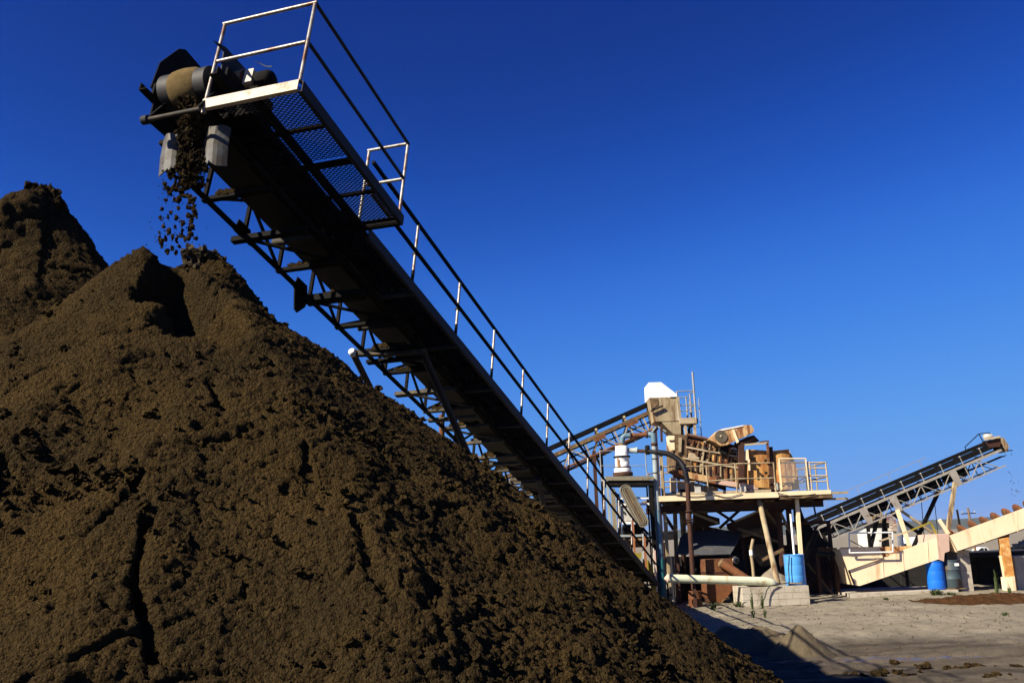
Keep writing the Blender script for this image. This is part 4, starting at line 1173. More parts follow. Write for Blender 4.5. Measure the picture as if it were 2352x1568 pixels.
# grid of side panels between the ribs, each with its own plate
rgp = random.Random(12)
ra = [((5.707, 30.950, 5.252), (7.334, 30.950, 4.792)), ((5.642, 30.950, 4.936), (7.330, 30.950, 4.540)), ((5.559, 30.950, 4.574), (7.299, 30.950, 4.178))]
rb_ = [((5.648, 30.950, 5.020), (7.320, 30.950, 4.624)), ((5.557, 30.950, 4.658), (7.306, 30.950, 4.262)), ((5.543, 30.950, 4.170), (7.256, 30.950, 3.680))]
for row in range(3):
    for k in range(9):
        q0, q1 = (k + 0.12) / 9, (k + 0.86) / 9
        a, b = lerp(ra[row][0], ra[row][1], q0), lerp(ra[row][0], ra[row][1], q1)
        c, d = lerp(rb_[row][0], rb_[row][1], q1), lerp(rb_[row][0], rb_[row][1], q0)
        sh_ = rgp.uniform(0.25, 0.9)
        c2, d2 = b + (c - b) * sh_, a + (d - a) * sh_
        Prism('side_panel', rgp.choice(['rust', 'dust_brown', 'rusty_cream', 'dark_rust', 'dust_tan', 'dark_rust', 'orange_rust']), sm, [a, b, c2, d2], (0, -rgp.uniform(0.01, 0.05), 0))
        x = lerp(ra[row][0], ra[row][1], (k + 0.99) / 9); y = lerp(rb_[row][0], rb_[row][1], (k + 0.99) / 9)
        Bar('side_stiffener', rgp.choice(['dust_brown', 'dark_rust', 'rust', 'dust_tan']), sm, x - Y_ * 0.04, y - Y_ * 0.04, 0.035, 0.09, (0, 1, 0))
# base beam, springs, stand blocks
MB().bar((5.159, 30.750, 4.152), (6.483, 30.750, 3.819), 0.16, 0.20).build('base_beam', 'rusty_cream', sm)
MB().bar((6.493, 30.800, 3.808), (7.846, 30.800, 3.541), 0.14, 0.16).build('base_beam', 'trough_pink', sm)
MB().bar((5.207, 30.850, 4.008), (7.811, 30.850, 3.476), 0.1, 0.10).build('base_beam', 'dark_rust', sm)
Prism('base_end', 'rust', sm, [(5.115, 30.620, 4.216), (5.500, 30.620, 4.175), (5.500, 30.620, 3.982), (5.125, 30.620, 3.968)], (0, 0.25, 0))
for pts, m_ in (([(5.011, 30.600, 3.965), (5.185, 30.600, 3.970), (5.170, 30.600, 3.521), (4.993, 30.600, 3.519)], 'deck_tan'), ([(5.286, 30.800, 3.864), (5.549, 30.800, 3.841), (5.530, 30.800, 3.580), (5.282, 30.800, 3.616)], 'deck_tan'), ([(5.723, 31.000, 3.819), (6.108, 31.000, 3.737), (6.089, 31.000, 3.488), (5.699, 31.000, 3.502)], 'dust_tan'), ([(6.202, 31.200, 3.718), (6.645, 31.200, 3.632), (6.634, 31.200, 3.494), (6.186, 31.200, 3.509)], 'deck_tan')):
    Prism('stand_block', m_, sm, pts, (0, 0.3, 0))
for p in ((5.122, 30.800, 3.512), (5.454, 31.000, 3.593)):
    MB().lathe(p, (0, 0, -1), [(0.09, 0), (0.12, 0.03), (0.09, 0.06), (0.12, 0.09), (0.1, 0.13)], 12).build('spring', 'dark_steel', sm)
MB().lathe((6.562, 30.700, 3.895), (0, 1, 0), [(0.05, 0), (0.11, 0.02), (0.11, 0.3)], 14).build('spring_housing', 'dark_rust', sm)
# drive guard: capsule-shaped cream housing with a round fan grille
dgp = [(6.316, 30.500, 5.154), (6.583, 30.500, 5.368), (6.732, 30.500, 5.480), (7.480, 30.500, 5.588), (7.750, 30.500, 5.584), (7.829, 30.500, 5.408), (7.747, 30.500, 5.299), (7.606, 30.500, 5.276), (7.545, 30.500, 5.214), (7.259, 30.500, 5.127), (7.099, 30.500, 5.038), (6.884, 30.500, 4.956), (6.693, 30.500, 4.935), (6.557, 30.500, 5.034)]
dgd = Prism('drive_guard', 'rusty_cream', sm, dgp, (0, 0.75, 0))
Prism('guard_lid', 'white_paint', dgd, [(6.698, 30.480, 5.462), (7.475, 30.480, 5.583), (7.486, 30.480, 5.551), (6.717, 30.480, 5.422)], (0, 0.8, 0))
Prism('guard_strap', 'cream', dgd, [(7.099, 30.470, 5.449), (7.169, 30.470, 5.452), (7.287, 30.470, 5.039), (7.214, 30.470, 5.000)], (0, 0.04, 0))
fc_ = (6.718, 30.500, 5.240)
fg = MB()
for r in (0.045, 0.075, 0.105, 0.135, 0.165, 0.195):
    ring = [V(fc_) + V((r * math.cos(2 * math.pi * k / 24), -0.03, r * math.sin(2 * math.pi * k / 24))) for k in range(25)]
    fg.tube(ring, 0.0075, 5, False)
for k in range(10):
    th = 2 * math.pi * k / 10
    fg.bar(V(fc_) - Y_ * 0.02, V(fc_) + V((0.2 * math.cos(th), -0.02, 0.2 * math.sin(th))), 0.008, 0.008, (0, 1, 0))
fg.build('fan_grille', 'guard_tan', dgd, 'stuff')
MB().lathe(fc_, (0, -1, 0), [(0.195, 0.002), (0.195, 0.012)], 28).build('fan_opening', 'dark_rust', dgd)
MB().lathe(fc_, (0, -1, 0), [(0.03, 0.0), (0.035, 0.05), (0.01, 0.055)], 12).build('fan_hub', 'deck_tan', dgd)
MB().lathe((6.857, 30.700, 4.785), (0, 1, 0), [(0.12, 0), (0.14, 0.02), (0.14, 0.5), (0.1, 0.52)], 16).build('drive_motor', 'dark_steel', sm)
Prism('motor_base', 'dark_rust', sm, [(7.388, 30.700, 5.116), (7.621, 30.700, 5.219), (7.850, 30.700, 5.268), (8.027, 30.700, 5.065), (7.379, 30.700, 5.004)], (0, 0.9, 0))
Prism('motor_base', 'dust_brown', sm, [(7.453, 30.650, 5.024), (7.857, 30.650, 5.178), (7.881, 30.650, 5.135), (7.477, 30.650, 4.982)], (0, 0.1, 0))
# rusty frame and discharge hoods at the low end
Bar('frame_post', 'dark_rust', sm, (7.390, 30.600, 5.021), (7.257, 30.600, 3.536), 0.17, 0.17, (0, 1, 0))
Bar('frame_post', 'dark_rust', sm, (8.350, 30.700, 4.858), (8.272, 30.700, 3.479), 0.13, 0.16, (0, 1, 0))
Bar('frame_post', 'rust', sm, (8.233, 30.550, 4.987), (8.208, 30.550, 4.350), 0.07, 0.07, (0, 1, 0))
Bar('frame_beam', 'deck_tan', sm, (7.478, 30.550, 4.943), (8.246, 30.550, 4.980), 0.06, 0.07, (0, 1, 0))
Bar('frame_beam', 'dark_rust', sm, (8.078, 30.800, 5.035), (8.317, 30.800, 5.043), 0.3, 0.05)
def hood(name, mat, poly, depth, bulge):
    """sheet hood with a curved front made of vertical strips"""
    mb = MB(); m = 8
    tl, tr, br, bl = [V(p) for p in poly]
    def pt(q, top):
        a, b = (tl, tr) if top else (bl, br)
        return a + (b - a) * q - Y_ * (bulge * math.sin(math.pi * min(1, max(0, q))))
    for i in range(m):
        mb.quad([pt(i / m, 0), pt((i + 1) / m, 0), pt((i + 1) / m, 1), pt(i / m, 1)], True)
    bt = [p + Y_ * depth for p in (tl, tr, br, bl)]
    mb.quad([bt[3], bt[0], bt[1], bt[2]]); mb.quad([tl, bt[0], bt[3], bl]); mb.quad([tr, br, bt[2], bt[1]])
    mb.quad([pt(i / m, 1) for i in range(m + 1)] + [bt[1], bt[0]])
    return mb.build(name, mat, sm)
hood('discharge_hood', 'orange_rust', [(7.653, 30.750, 4.809), (8.296, 30.750, 4.740), (8.234, 30.750, 3.525), (7.588, 30.750, 3.588)], 1.3, 0.03)
hood('discharge_hood', 'orange_rust', [(8.414, 30.700, 4.711), (8.954, 30.700, 4.748), (8.989, 30.700, 3.449), (8.396, 30.700, 3.475)], 1.4, 0.05)
Prism('hood_side', 'orange_rust', sm, [(9.021, 30.950, 4.770), (9.160, 30.950, 4.462), (9.259, 30.950, 3.481), (9.056, 30.950, 3.460)], (0, 1.0, 0))
Prism('hood_rim', 'dark_rust', sm, [(8.374, 30.600, 4.687), (8.923, 30.600, 4.728), (8.926, 30.600, 4.756), (8.377, 30.600, 4.720)], (0, 1.4, 0))
Prism('hanging_plate', 'cream', sm, [(7.486, 30.550, 4.777), (7.590, 30.550, 4.792), (7.587, 30.550, 4.441), (7.440, 30.550, 4.438)], (0, 0.02, 0))
Prism('hanging_plate', 'cream', sm, [(7.535, 30.500, 4.466), (7.597, 30.500, 4.472), (7.587, 30.500, 4.107), (7.526, 30.500, 4.101)], (0, 0.02, 0))
for p in ((7.732, 30.620, 4.483), (8.143, 30.620, 4.414), (7.781, 30.600, 4.149), (8.120, 30.620, 4.015)):
    MB().lathe(p, (0, 1, 0), [(0.03, -0.05), (0.045, -0.04), (0.045, 0.05)], 10).build('clamp_bolt', 'dark_steel', sm)
Prism('lower_plate', 'rusty_cream', sm, [(8.739, 30.600, 4.309), (9.103, 30.600, 4.351), (9.154, 30.600, 3.457), (8.685, 30.600, 3.460)], (0, 0.03, 0))

# ---------------------------------------------------------------- black hose and rusty down pipe
hp_ = thing('slurry_pipe', gz((5.309, 29.600, 0.343)), 'rust-brown standpipe joined to a curving black hose in front of the deck', 'pipe')
Tube('hose', 'hose_black', hp_, bend([(4.523, 29.900, 4.743), (4.877, 29.800, 4.676), (5.185, 29.700, 4.435), (5.311, 29.600, 4.158), (5.354, 29.600, 3.747)], 0.7, 8), 0.085, 12)
Tube('standpipe', 'dark_rust', hp_, [(5.356, 29.600, 3.740), (5.338, 29.600, 2.911), (5.307, 29.600, 0.494)], 0.075, 12)
for p in ((5.350, 29.600, 2.832), (5.351, 29.600, 2.584), (5.354, 29.600, 2.519)):
    MB().lathe(p, (0, 0, 1), [(0.10, 0), (0.13, 0.005), (0.13, 0.035), (0.10, 0.04)], 14).build('pipe_flange', 'dark_rust', hp_)
bs = thing('pipe_stand', gz((5.331, 29.600, 0.115)), 'short rusty steel drum standing at the foot of the brown standpipe', 'drum')
MB().lathe(gz((5.331, 29.600, 0.115), -0.02), (0, 0, 1), [(0.20, 0), (0.205, 0.02), (0.20, 0.22), (0.206, 0.23), (0.20, 0.25), (0.20, 0.44), (0.206, 0.46)], 20).build('drum_shell', 'rust', bs)
MB().lathe(V(gz((5.331, 29.600, 0.115))) + Z_ * 0.44, (0, 0, 1), [(0.19, 0), (0.19, 0.005)], 20).build('drum_lid', 'dark_rust', bs)

# pipes, cables and junction boxes hung about the deck
for pts in (((5.040, 30.100, 3.398), (5.576, 30.100, 3.299), (6.285, 30.100, 3.355)), ((6.285, 30.100, 3.355), (6.654, 30.100, 3.235), (7.152, 30.100, 3.352)), ((8.290, 30.100, 3.339), (8.817, 30.100, 3.187), (9.503, 30.100, 3.270))):
    Tube('slack_cable', 'hose_black', tw, bend(list(pts), 0.8, 8), 0.012, 6)
for a, b, r, m_ in (((4.615, 30.600, 3.233), (8.415, 30.600, 3.224), 0.035, 'dark_rust'), ((4.675, 31.400, 3.195), (10.036, 31.400, 3.149), 0.05, 'dust_brown')):
    Tube('spray_pipe', m_, tw, [a, b], r, 8)
for p in ((5.794, 30.300, 3.544), (7.255, 30.350, 3.550), (8.365, 30.300, 3.563)):
    MB().box(p, (0.09, 0, 0), (0, 0.06, 0), (0, 0, 0.12)).build('junction_box', 'panel_grey' if p[0] < 10 else 'dust_tan', tw)
for a, b, m_ in (((6.578, 32.800, 3.121), (7.524, 32.800, 2.452), 'dark_rust'), ((7.919, 33.000, 3.082), (6.969, 33.000, 2.329), 'dark_rust'), ((8.249, 32.200, 3.069), (8.809, 32.200, 2.255), 'dust_brown'), ((9.338, 33.000, 3.033), (8.576, 33.000, 2.159), 'dark_rust'), ((5.289, 31.600, 3.119), (5.710, 32.000, 2.471), 'dust_brown')):
    Bar('sway_brace', m_, tw, a, b, 0.09, 0.09)
for x0, y0, x1, y1 in ((0, 0, 0, 0),):
    Tube('spray_pipe', 'rust', sm, [(5.753, 31.300, 5.423), (6.482, 31.300, 5.240), (7.455, 31.300, 4.935)], 0.045, 8)
for p in ((5.895, 31.300, 5.403), (6.119, 31.300, 5.344), (6.343, 31.300, 5.288), (6.788, 31.300, 5.144), (7.067, 31.300, 5.063)):
    Tube('spray_nozzle', 'dark_steel', sm, [p, V(p) + V((0.02, -0.1, -0.14))], 0.022, 6)
for a, b in (((6.175, 30.880, 4.896), (6.521, 30.600, 5.024)), ((6.880, 30.880, 4.592), (7.299, 30.600, 4.997)), ((5.795, 30.880, 5.078), (5.644, 30.900, 5.283))):
    Tube('grease_line', 'hose_black', sm, [a, lerp(a, b, 0.5) - Z_ * 0.05, b], 0.011, 6)

# ---------------------------------------------------------------- separator tower left of the screen
sp_ = thing('separator_tower', gz((3.606, 30.400, 0.617)), 'narrow steel tower with a flat platform carrying the white separator vessel', 'tower')
t0, t1 = V((2.834, 30.000, 4.000)), V((4.358, 30.000, 3.954))
TD = 1.5
MB().box((t0 + t1) / 2 + V((0, TD / 2, 0)), (t1 - t0) / 2, (0, TD / 2, 0), (0, 0, 0.03)).build('tower_deck', 'pale_pipe', sp_)
MB().channel(t0 + V((0, -0.03, -0.02)), t1 + V((0, -0.03, -0.02)), 0.05, 0.13, 0.012, Z_, True).build('edge_beam', 'guard_tan', sp_)
MB().bar(t0 + V((0.05, 0.05, -0.17)), t1 + V((0, 0.05, -0.17)), 0.1, 0.16).build('edge_beam', 'dark_steel', sp_)
MB().bar(t0 + V((0.05, TD, -0.12)), t1 + V((0, TD, -0.12)), 0.1, 0.2).build('edge_beam', 'dark_steel', sp_)
for a, m_, w in (((2.892, 30.060, 3.935), 'pale_pipe', 0.08), ((3.122, 30.800, 3.684), 'guard_tan', 0.13), ((4.252, 30.100, 3.741), 'dark_steel', 0.12), ((4.507, 31.400, 3.810), 'dark_steel', 0.12), ((3.342, 31.400, 3.542), 'dark_steel', 0.10), ((4.266, 31.000, 3.767), 'dark_steel', 0.05)):
    Bar('tower_post', m_, sp_, a, gz(a), w, w, (0, 1, 0))
for z0, z1, m_ in (((3.163, 30.300, 3.359), (4.199, 30.300, 3.336), 'white_paint'), ((3.151, 30.300, 3.157), (4.213, 30.300, 3.139), 'white_paint'), ((3.145, 30.300, 2.577), (3.850, 30.300, 2.571), 'white_paint'), ((3.222, 30.250, 2.122), (4.193, 30.250, 2.108), 'dark_steel'), ((3.219, 30.200, 2.175), (4.162, 30.200, 2.159), 'pale_pipe')):
    Bar('tower_beam', m_, sp_, z0, z1, 0.08, 0.13 if m_ == 'white_paint' and z0[2] > 3.5 else 0.07)
Bar('tower_brace', 'dark_steel', sp_, (3.104, 30.900, 3.691), (4.322, 31.200, 2.067), 0.07, 0.07)
for x0, m_ in (((3.603, 29.900, 2.638), 'orange_paint'), ((3.922, 29.800, 2.180), 'orange_paint'), ((4.196, 29.700, 1.704), 'trough_pink')):
    Bar('marker_post', m_, sp_, x0, gz(x0), 0.055, 0.055, (0, 1, 0))
for k in range(2):
    for h in (0.5, 1.0):
        a = t0 + V((0, TD * k, h)); b = t1 + V((0, TD * k, h))
        if k == 1: Tube('handrail', 'galvanised', sp_, [a, b], 0.014, 6)
for p in (t0, t1):
    Tube('rail_post', 'galvanised', sp_, [p + Y_ * TD, p + V((0, TD, 1.05))], 0.02, 6)
# cabinets, motor and tank inside the tower
cb = Prism('control_cabinet', 'panel_grey', sp_, [(3.285, 30.350, 3.120), (3.591, 30.350, 3.117), (3.695, 30.350, 2.591), (3.265, 30.350, 2.592)], (0, 0.45, 0))
Prism('cabinet_door', 'panel_grey', cb, [(3.329, 30.330, 3.072), (3.572, 30.330, 3.071), (3.635, 30.330, 2.633), (3.314, 30.330, 2.630)], (0, -0.02, 0))
MB().bar((3.377, 30.280, 2.948), (3.383, 30.280, 2.867), 0.03, 0.03, (0, 1, 0)).build('cabinet_handle', 'black_plate', cb)
MB().lathe((3.327, 30.600, 2.353), (1, 0, 0), [(0.10, 0), (0.17, 0.03), (0.17, 0.55), (0.12, 0.62), (0.05, 0.70)], 18).build('pump_motor', 'dark_steel', sp_)
MB().lathe((3.210, 30.500, 1.943), (1, 0, 0), [(0.05, 0), (0.13, 0.04), (0.145, 0.10), (0.145, 0.80), (0.13, 0.88), (0.05, 0.92)], 18).build('air_tank', 'dust_brown', sp_)
Prism('warning_panel', 'yellow_paint', sp_, [(3.549, 29.850, 1.642), (3.835, 29.850, 1.632), (3.809, 29.850, 1.470), (3.650, 29.850, 1.462)], (0, 0.03, 0))
Bar('panel_edge', 'pale_pipe', sp_, (3.841, 29.840, 1.650), (3.776, 29.840, 1.252), 0.035, 0.035, (0, 1, 0))
Prism('belt_cover', 'yellow_paint', sp_, [(3.912, 29.900, 1.401), (4.018, 29.900, 1.397), (4.229, 29.900, 0.977), (4.212, 29.900, 0.517), (4.137, 29.900, 0.392), (3.849, 29.900, 1.248)], (0, 0.25, 0))
# oblong belt guard
bg0, bg1 = V((3.428, 29.750, 3.576)), V((3.889, 29.750, 2.598))
ax = (bg1 - bg0).normalized(); nx = ax.cross(Y_).normalized()
def capsule(r0, r1, ext, name, mat, y0, y1, par):
    pts = []
    for k in range(13):
        th = math.pi / 2 + math.pi * k / 12
        pts.append(bg0 + ax * (r0 * math.cos(th)) + nx * (r0 * math.sin(th)) + Y_ * y0)
    for k in range(13):
        th = -math.pi / 2 + math.pi * k / 12
        pts.append(bg1 + ax * (r1 * math.cos(th)) + nx * (r1 * math.sin(th)) + Y_ * y0)
    return Prism(name, mat, par, pts, (0, y1 - y0, 0))
gdo = thing('belt_guard', bg1, 'oblong tan belt guard hanging slanted in front of the separator tower', 'belt guard')
capsule(0.175, 0.185, 0, 'guard_case', 'guard_tan', 0.0, 0.3, gdo)
rim = MB()
for (ra, rb, y) in ((0.168, 0.178, -0.012), (0.10, 0.105, -0.015), (0.045, 0.05, -0.018)):
    pts = []
    for k in range(13):
        th = math.pi / 2 + math.pi * k / 12; pts.append(bg0 + ax * (ra * math.cos(th)) + nx * (ra * math.sin(th)) + Y_ * y)
    for k in range(13):
        th = -math.pi / 2 + math.pi * k / 12; pts.append(bg1 + ax * (rb * math.cos(th)) + nx * (rb * math.sin(th)) + Y_ * y)
    pts.append(pts[0]); rim.tube(pts, 0.013, 6, False)
rim.build('guard_ridges', 'guard_tan', gdo)
capsule(0.075, 0.08, 0, 'guard_slot', 'dust_brown', -0.006, 0.004, gdo)

# white separator vessel and its pipework
vs_ = thing('separator_vessel', (3.449, 30.500, 4.072), 'white stepped cylindrical separator vessel on a rusty ring base', 'vessel')
vb = V((3.449, 30.500, 4.069))
k_ = 30.5 / 2140 * 0.1074 * 1.02
def vz(y): return (1047 - y) * k_
MB().lathe(vb, Z_, [(205 * k_, 0), (208 * k_, 0.01), (205 * k_, vz(975)), (190 * k_, vz(970))], 28).build('base_ring', 'dark_rust', vs_)
MB().lathe(vb, Z_, [(178 * k_, vz(972)), (178 * k_, vz(895)), (165 * k_, vz(880))], 28).build('lower_shell', 'white_paint', vs_)
MB().lathe(vb, Z_, [(168 * k_, vz(884)), (176 * k_, vz(880)), (176 * k_, vz(862)), (150 * k_, vz(858))], 28).build('clamp_ring', 'dark_rust', vs_)
MB().lathe(vb, Z_, [(146 * k_, vz(862)), (148 * k_, vz(760)), (142 * k_, vz(755)), (148 * k_, vz(748)), (146 * k_, vz(660))], 28).build('vessel_body', 'white_paint', vs_)
MB().lathe(vb, Z_, [(172 * k_, vz(664)), (176 * k_, vz(660)), (176 * k_, vz(634)), (160 * k_, vz(630))], 28).build('flange', 'dark_steel', vs_)
MB().lathe(vb, Z_, [(150 * k_, vz(632)), (132 * k_, vz(590)), (128 * k_, vz(425)), (60 * k_, vz(420))], 28).build('upper_shell', 'white_paint', vs_)
MB().lathe(vb, Z_, [(70 * k_, vz(424)), (72 * k_, vz(410)), (60 * k_, vz(405)), (60 * k_, vz(360))], 18).build('top_collar', 'dust_brown', vs_)
Prism('rust_stain_plate', 'orange_rust', vs_, [vb + V((x * k_, -152 * k_, vz(y))) for x, y in ((-120, 690), (-85, 690), (-70, 860), (-125, 860))], (0, 0.004, 0))
MB().lathe(V((3.650, 30.500, 4.883)), X_, [(0.085, 0), (0.085, 0.26), (0.11, 0.265), (0.11, 0.30)], 16).build('side_outlet', 'pale_pipe', vs_)
pw = thing('blue_pipework', gz((4.381, 30.200, 0.600)), 'blue and rust pipe arch running from the white vessel to a tall blue riser', 'pipe')
arch = [(3.480, 30.500, 5.102), (3.510, 30.500, 5.354), (3.750, 30.450, 5.363), (4.295, 30.300, 5.357), (4.484, 30.200, 5.317), (4.480, 30.200, 5.029)]
Tube('elbow', 'blue_pipe', pw, bend([(3.475, 30.500, 5.102), (3.522, 30.500, 5.376), (3.758, 30.450, 5.366)], 0.28, 8), 0.085, 14)
Tube('cross_pipe', 'rust', pw, [(3.773, 30.450, 5.362), (4.280, 30.300, 5.363)], 0.075, 14)
for p in ((3.758, 30.450, 5.363), (4.265, 30.300, 5.359)):
    MB().lathe(V(p) - X_ * 0.02, X_, [(0.08, 0), (0.115, 0.004), (0.115, 0.05), (0.08, 0.054)], 16).build('pipe_flange', 'dark_rust', pw)
Tube('elbow', 'blue_pipe', pw, bend([(4.296, 30.300, 5.365), (4.478, 30.200, 5.347), (4.490, 30.200, 5.059)], 0.28, 8), 0.095, 14)
MB().lathe((4.481, 30.200, 4.984), Z_, [(0.10, 0), (0.115, 0.01), (0.115, 0.07), (0.10, 0.09)], 16).build('coupling', 'dark_rust', pw)
Tube('riser', 'pale_pipe', pw, [(4.481, 30.200, 4.976), (4.448, 30.200, 2.921)], 0.085, 14)
Tube('riser', 'blue_pipe', pw, [(4.449, 30.200, 2.935), (4.448, 30.200, 1.403)], 0.10, 14)
Tube('riser', 'teal_pipe', pw, [(4.449, 30.200, 1.416), gz((4.443, 30.200, 0.805))], 0.12, 14)
Tube('outlet_pipe', 'dark_rust', pw, [(3.939, 30.500, 4.862), (4.321, 30.300, 4.818)], 0.06, 12)
Tube('outlet_pipe', 'hose_black', pw, [(4.298, 30.300, 4.818), (4.554, 30.000, 4.759)], 0.07, 12)
MB().lathe((4.269, 30.300, 4.714), Z_, [(0.06, 0), (0.08, 0.01), (0.08, 0.28), (0.06, 0.30)], 12).build('valve', 'dark_steel', pw)
# straps round the riser
for y in (690, 990):
    MB().lathe((4.466, 30.200, 4.547) if y == 690 else (4.463, 30.200, 4.098), Z_, [(0.088, 0), (0.095, 0.002), (0.095, 0.028), (0.088, 0.03)], 16).build('pipe_strap', 'dark_steel', pw)
Bar('riser_support', 'dust_tan', pw, (4.762, 30.800, 4.742), gz((4.759, 30.800, 3.358)), 0.10, 0.10, (0, 1, 0))

# ---------------------------------------------------------------- under the screen deck
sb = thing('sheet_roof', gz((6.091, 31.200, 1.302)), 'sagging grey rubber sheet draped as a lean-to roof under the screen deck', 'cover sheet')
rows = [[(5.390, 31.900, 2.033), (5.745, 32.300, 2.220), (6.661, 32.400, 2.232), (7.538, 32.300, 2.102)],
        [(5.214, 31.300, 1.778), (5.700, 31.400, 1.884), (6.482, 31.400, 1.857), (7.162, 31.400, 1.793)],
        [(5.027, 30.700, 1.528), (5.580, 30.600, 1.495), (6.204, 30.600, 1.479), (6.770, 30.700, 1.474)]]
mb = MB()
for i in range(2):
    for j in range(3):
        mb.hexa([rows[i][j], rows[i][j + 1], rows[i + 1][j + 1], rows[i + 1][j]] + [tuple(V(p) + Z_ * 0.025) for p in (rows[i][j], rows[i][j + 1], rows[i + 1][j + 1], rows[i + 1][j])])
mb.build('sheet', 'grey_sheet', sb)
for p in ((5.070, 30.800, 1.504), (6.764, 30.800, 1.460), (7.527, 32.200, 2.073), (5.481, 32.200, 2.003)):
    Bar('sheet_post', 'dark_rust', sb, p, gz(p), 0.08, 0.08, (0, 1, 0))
bw = thing('shade_backing', gz((6.913, 33.600, 0.075)), 'added black backing plates standing in for the deep shade under the screen deck', 'wall')  # added dark plates in place of the shaded clutter below the deck
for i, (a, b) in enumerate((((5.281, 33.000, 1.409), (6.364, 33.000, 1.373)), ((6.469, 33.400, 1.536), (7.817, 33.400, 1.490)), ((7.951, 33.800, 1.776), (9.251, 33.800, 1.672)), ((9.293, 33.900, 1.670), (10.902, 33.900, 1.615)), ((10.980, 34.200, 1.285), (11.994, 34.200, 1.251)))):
    MB().abox((a[0], a[1], -0.1), (b[0], a[1] + 0.08, a[2])).build('backing_plate', 'black_plate' if i < 3 else 'dark_rust', bw)
    MB().abox((a[0] - 0.05, a[1] - 0.08, -0.1), (a[0] + 0.05, a[1] - 0.002, a[2] + 0.03)).build('backing_rib', 'dark_rust', bw)
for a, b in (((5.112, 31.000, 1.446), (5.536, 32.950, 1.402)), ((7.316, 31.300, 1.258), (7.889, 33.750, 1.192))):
    MB().abox((a[0], a[1], -0.1), (a[0] + 0.06, b[1], a[2])).build('backing_plate', 'black_plate', bw)
rh = thing('rusty_hopper', gz((6.194, 30.200, 0.049)), 'orange-brown rusted steel hopper with tapered bottom behind the green pipe', 'hopper')
Prism('hopper_top', 'rust', rh, [(5.800, 30.000, 1.360), (6.658, 30.000, 1.357), (6.677, 30.000, 0.953), (5.802, 30.000, 0.972)], (0, 1.0, 0))
Prism('hopper_lip', 'dark_rust', rh, [(5.788, 29.980, 0.984), (6.700, 29.980, 0.968), (6.696, 29.980, 0.917), (5.784, 29.980, 0.932)], (0, 1.0, 0))
Prism('hopper_cone', 'rust', rh, [(5.812, 30.000, 0.931), (6.701, 30.000, 0.916), (6.675, 30.000, 0.492), (6.245, 30.000, 0.047), (5.889, 30.000, 0.059), (5.786, 30.000, 0.228)], (0, 0.9, 0))
Bar('hopper_leg', 'rust', rh, (6.711, 30.000, 0.787), gz((6.658, 30.000, 0.033)), 0.09, 0.09, (0, 1, 0))
Bar('hopper_leg', 'dark_rust', rh, (5.919, 30.600, 0.792), gz((5.873, 30.600, 0.023)), 0.09, 0.09, (0, 1, 0))
rp = thing('rusty_pipe', (6.265, 29.800, 1.309), 'thick rusted pipe slanting down in front of the rusty hopper', 'pipe')
Tube('pipe', 'rust', rp, [(6.269, 29.900, 1.256), (7.035, 29.500, 0.667)], 0.13, 18)
MB().lathe((6.269, 29.900, 1.256), V((6.269, 29.900, 1.256)) - V((7.035, 29.500, 0.667)), [(0.135, -0.05), (0.15, 0.0), (0.12, 0.03), (0.04, 0.06)], 18).build('pipe_cap', 'dust_brown', rp)
we = thing('cream_pipe', (6.883, 30.600, 1.299), 'short cream pipe end poking out beside the rusty hopper', 'pipe')
Tube('pipe', 'cream', we, [(6.987, 31.300, 1.310), (6.909, 30.600, 1.285)], 0.10, 16)
MB().lathe((6.924, 30.550, 1.278), (0.3, -1, -0.1), [(0.075, 0), (0.075, 0.02)], 16).build('pipe_mouth', 'black_plate', we)
# fittings under the deck: crossing chute beams, slack tarpaulins, old belts
ch = thing('cross_chute', gz((6.472, 33.000, 1.255)), 'dusty timber-edged chute sloping down to the right behind the brown standpipe', 'chute')
Prism('chute_side', 'dark_rust', ch, [(6.041, 32.600, 2.930), (6.911, 32.600, 2.655), (6.909, 32.600, 2.455), (6.303, 32.600, 2.347), (5.963, 32.600, 2.473)], (0, 0.06, 0))
Bar('chute_edge', 'deck_tan', ch, (6.030, 32.500, 2.841), (6.819, 32.500, 2.493), 0.08, 0.08)
Prism('chute_pan', 'dust_tan', ch, [(6.094, 33.000, 3.057), (6.525, 33.000, 3.072), (6.618, 33.000, 2.748), (6.123, 33.000, 2.852)], (0, 0.5, 0))
ch2 = thing('cross_chute', gz((7.903, 33.000, 1.206)), 'dark chute sloping down to the left under the right end of the screen deck', 'chute')
Prism('chute_side', 'dark_rust', ch2, [(7.085, 32.400, 2.459), (7.381, 32.400, 2.534), (8.222, 32.400, 2.848), (8.994, 32.400, 3.022), (8.932, 32.400, 2.367), (8.375, 32.400, 2.301), (7.576, 32.400, 2.102), (7.126, 32.400, 2.259)], (0, 0.06, 0))
Bar('chute_edge', 'deck_tan', ch2, (7.358, 32.300, 2.527), (8.211, 32.300, 2.851), 0.07, 0.07)
Tube('return_pipe', 'dust_brown', ch2, [(7.480, 32.000, 2.074), (7.889, 32.000, 2.172), (8.320, 32.000, 2.199)], 0.11, 12)
Prism('splash_plate', 'dust_brown', ch2, [(7.674, 32.100, 1.732), (8.449, 32.100, 1.761), (8.467, 32.100, 1.037), (8.068, 32.100, 1.023), (7.735, 32.100, 1.451)], (0, 0.05, 0))
tk = thing('cross_pipe', gz((4.982, 32.000, 1.880)), 'thick tan horizontal pipe just right of the blue riser', 'pipe')
Tube('pipe', 'dust_tan', tk, [(4.569, 32.000, 2.103), (5.242, 32.000, 2.136)], 0.14, 16)
Bar('pipe_stand', 'dark_rust', tk, (4.898, 32.000, 1.911), gz((4.898, 32.000, 1.911)), 0.1, 0.1, (0, 1, 0))
Tube('stub', 'cream', tk, [(4.956, 31.900, 2.551), (4.942, 31.900, 2.272)], 0.06, 12)
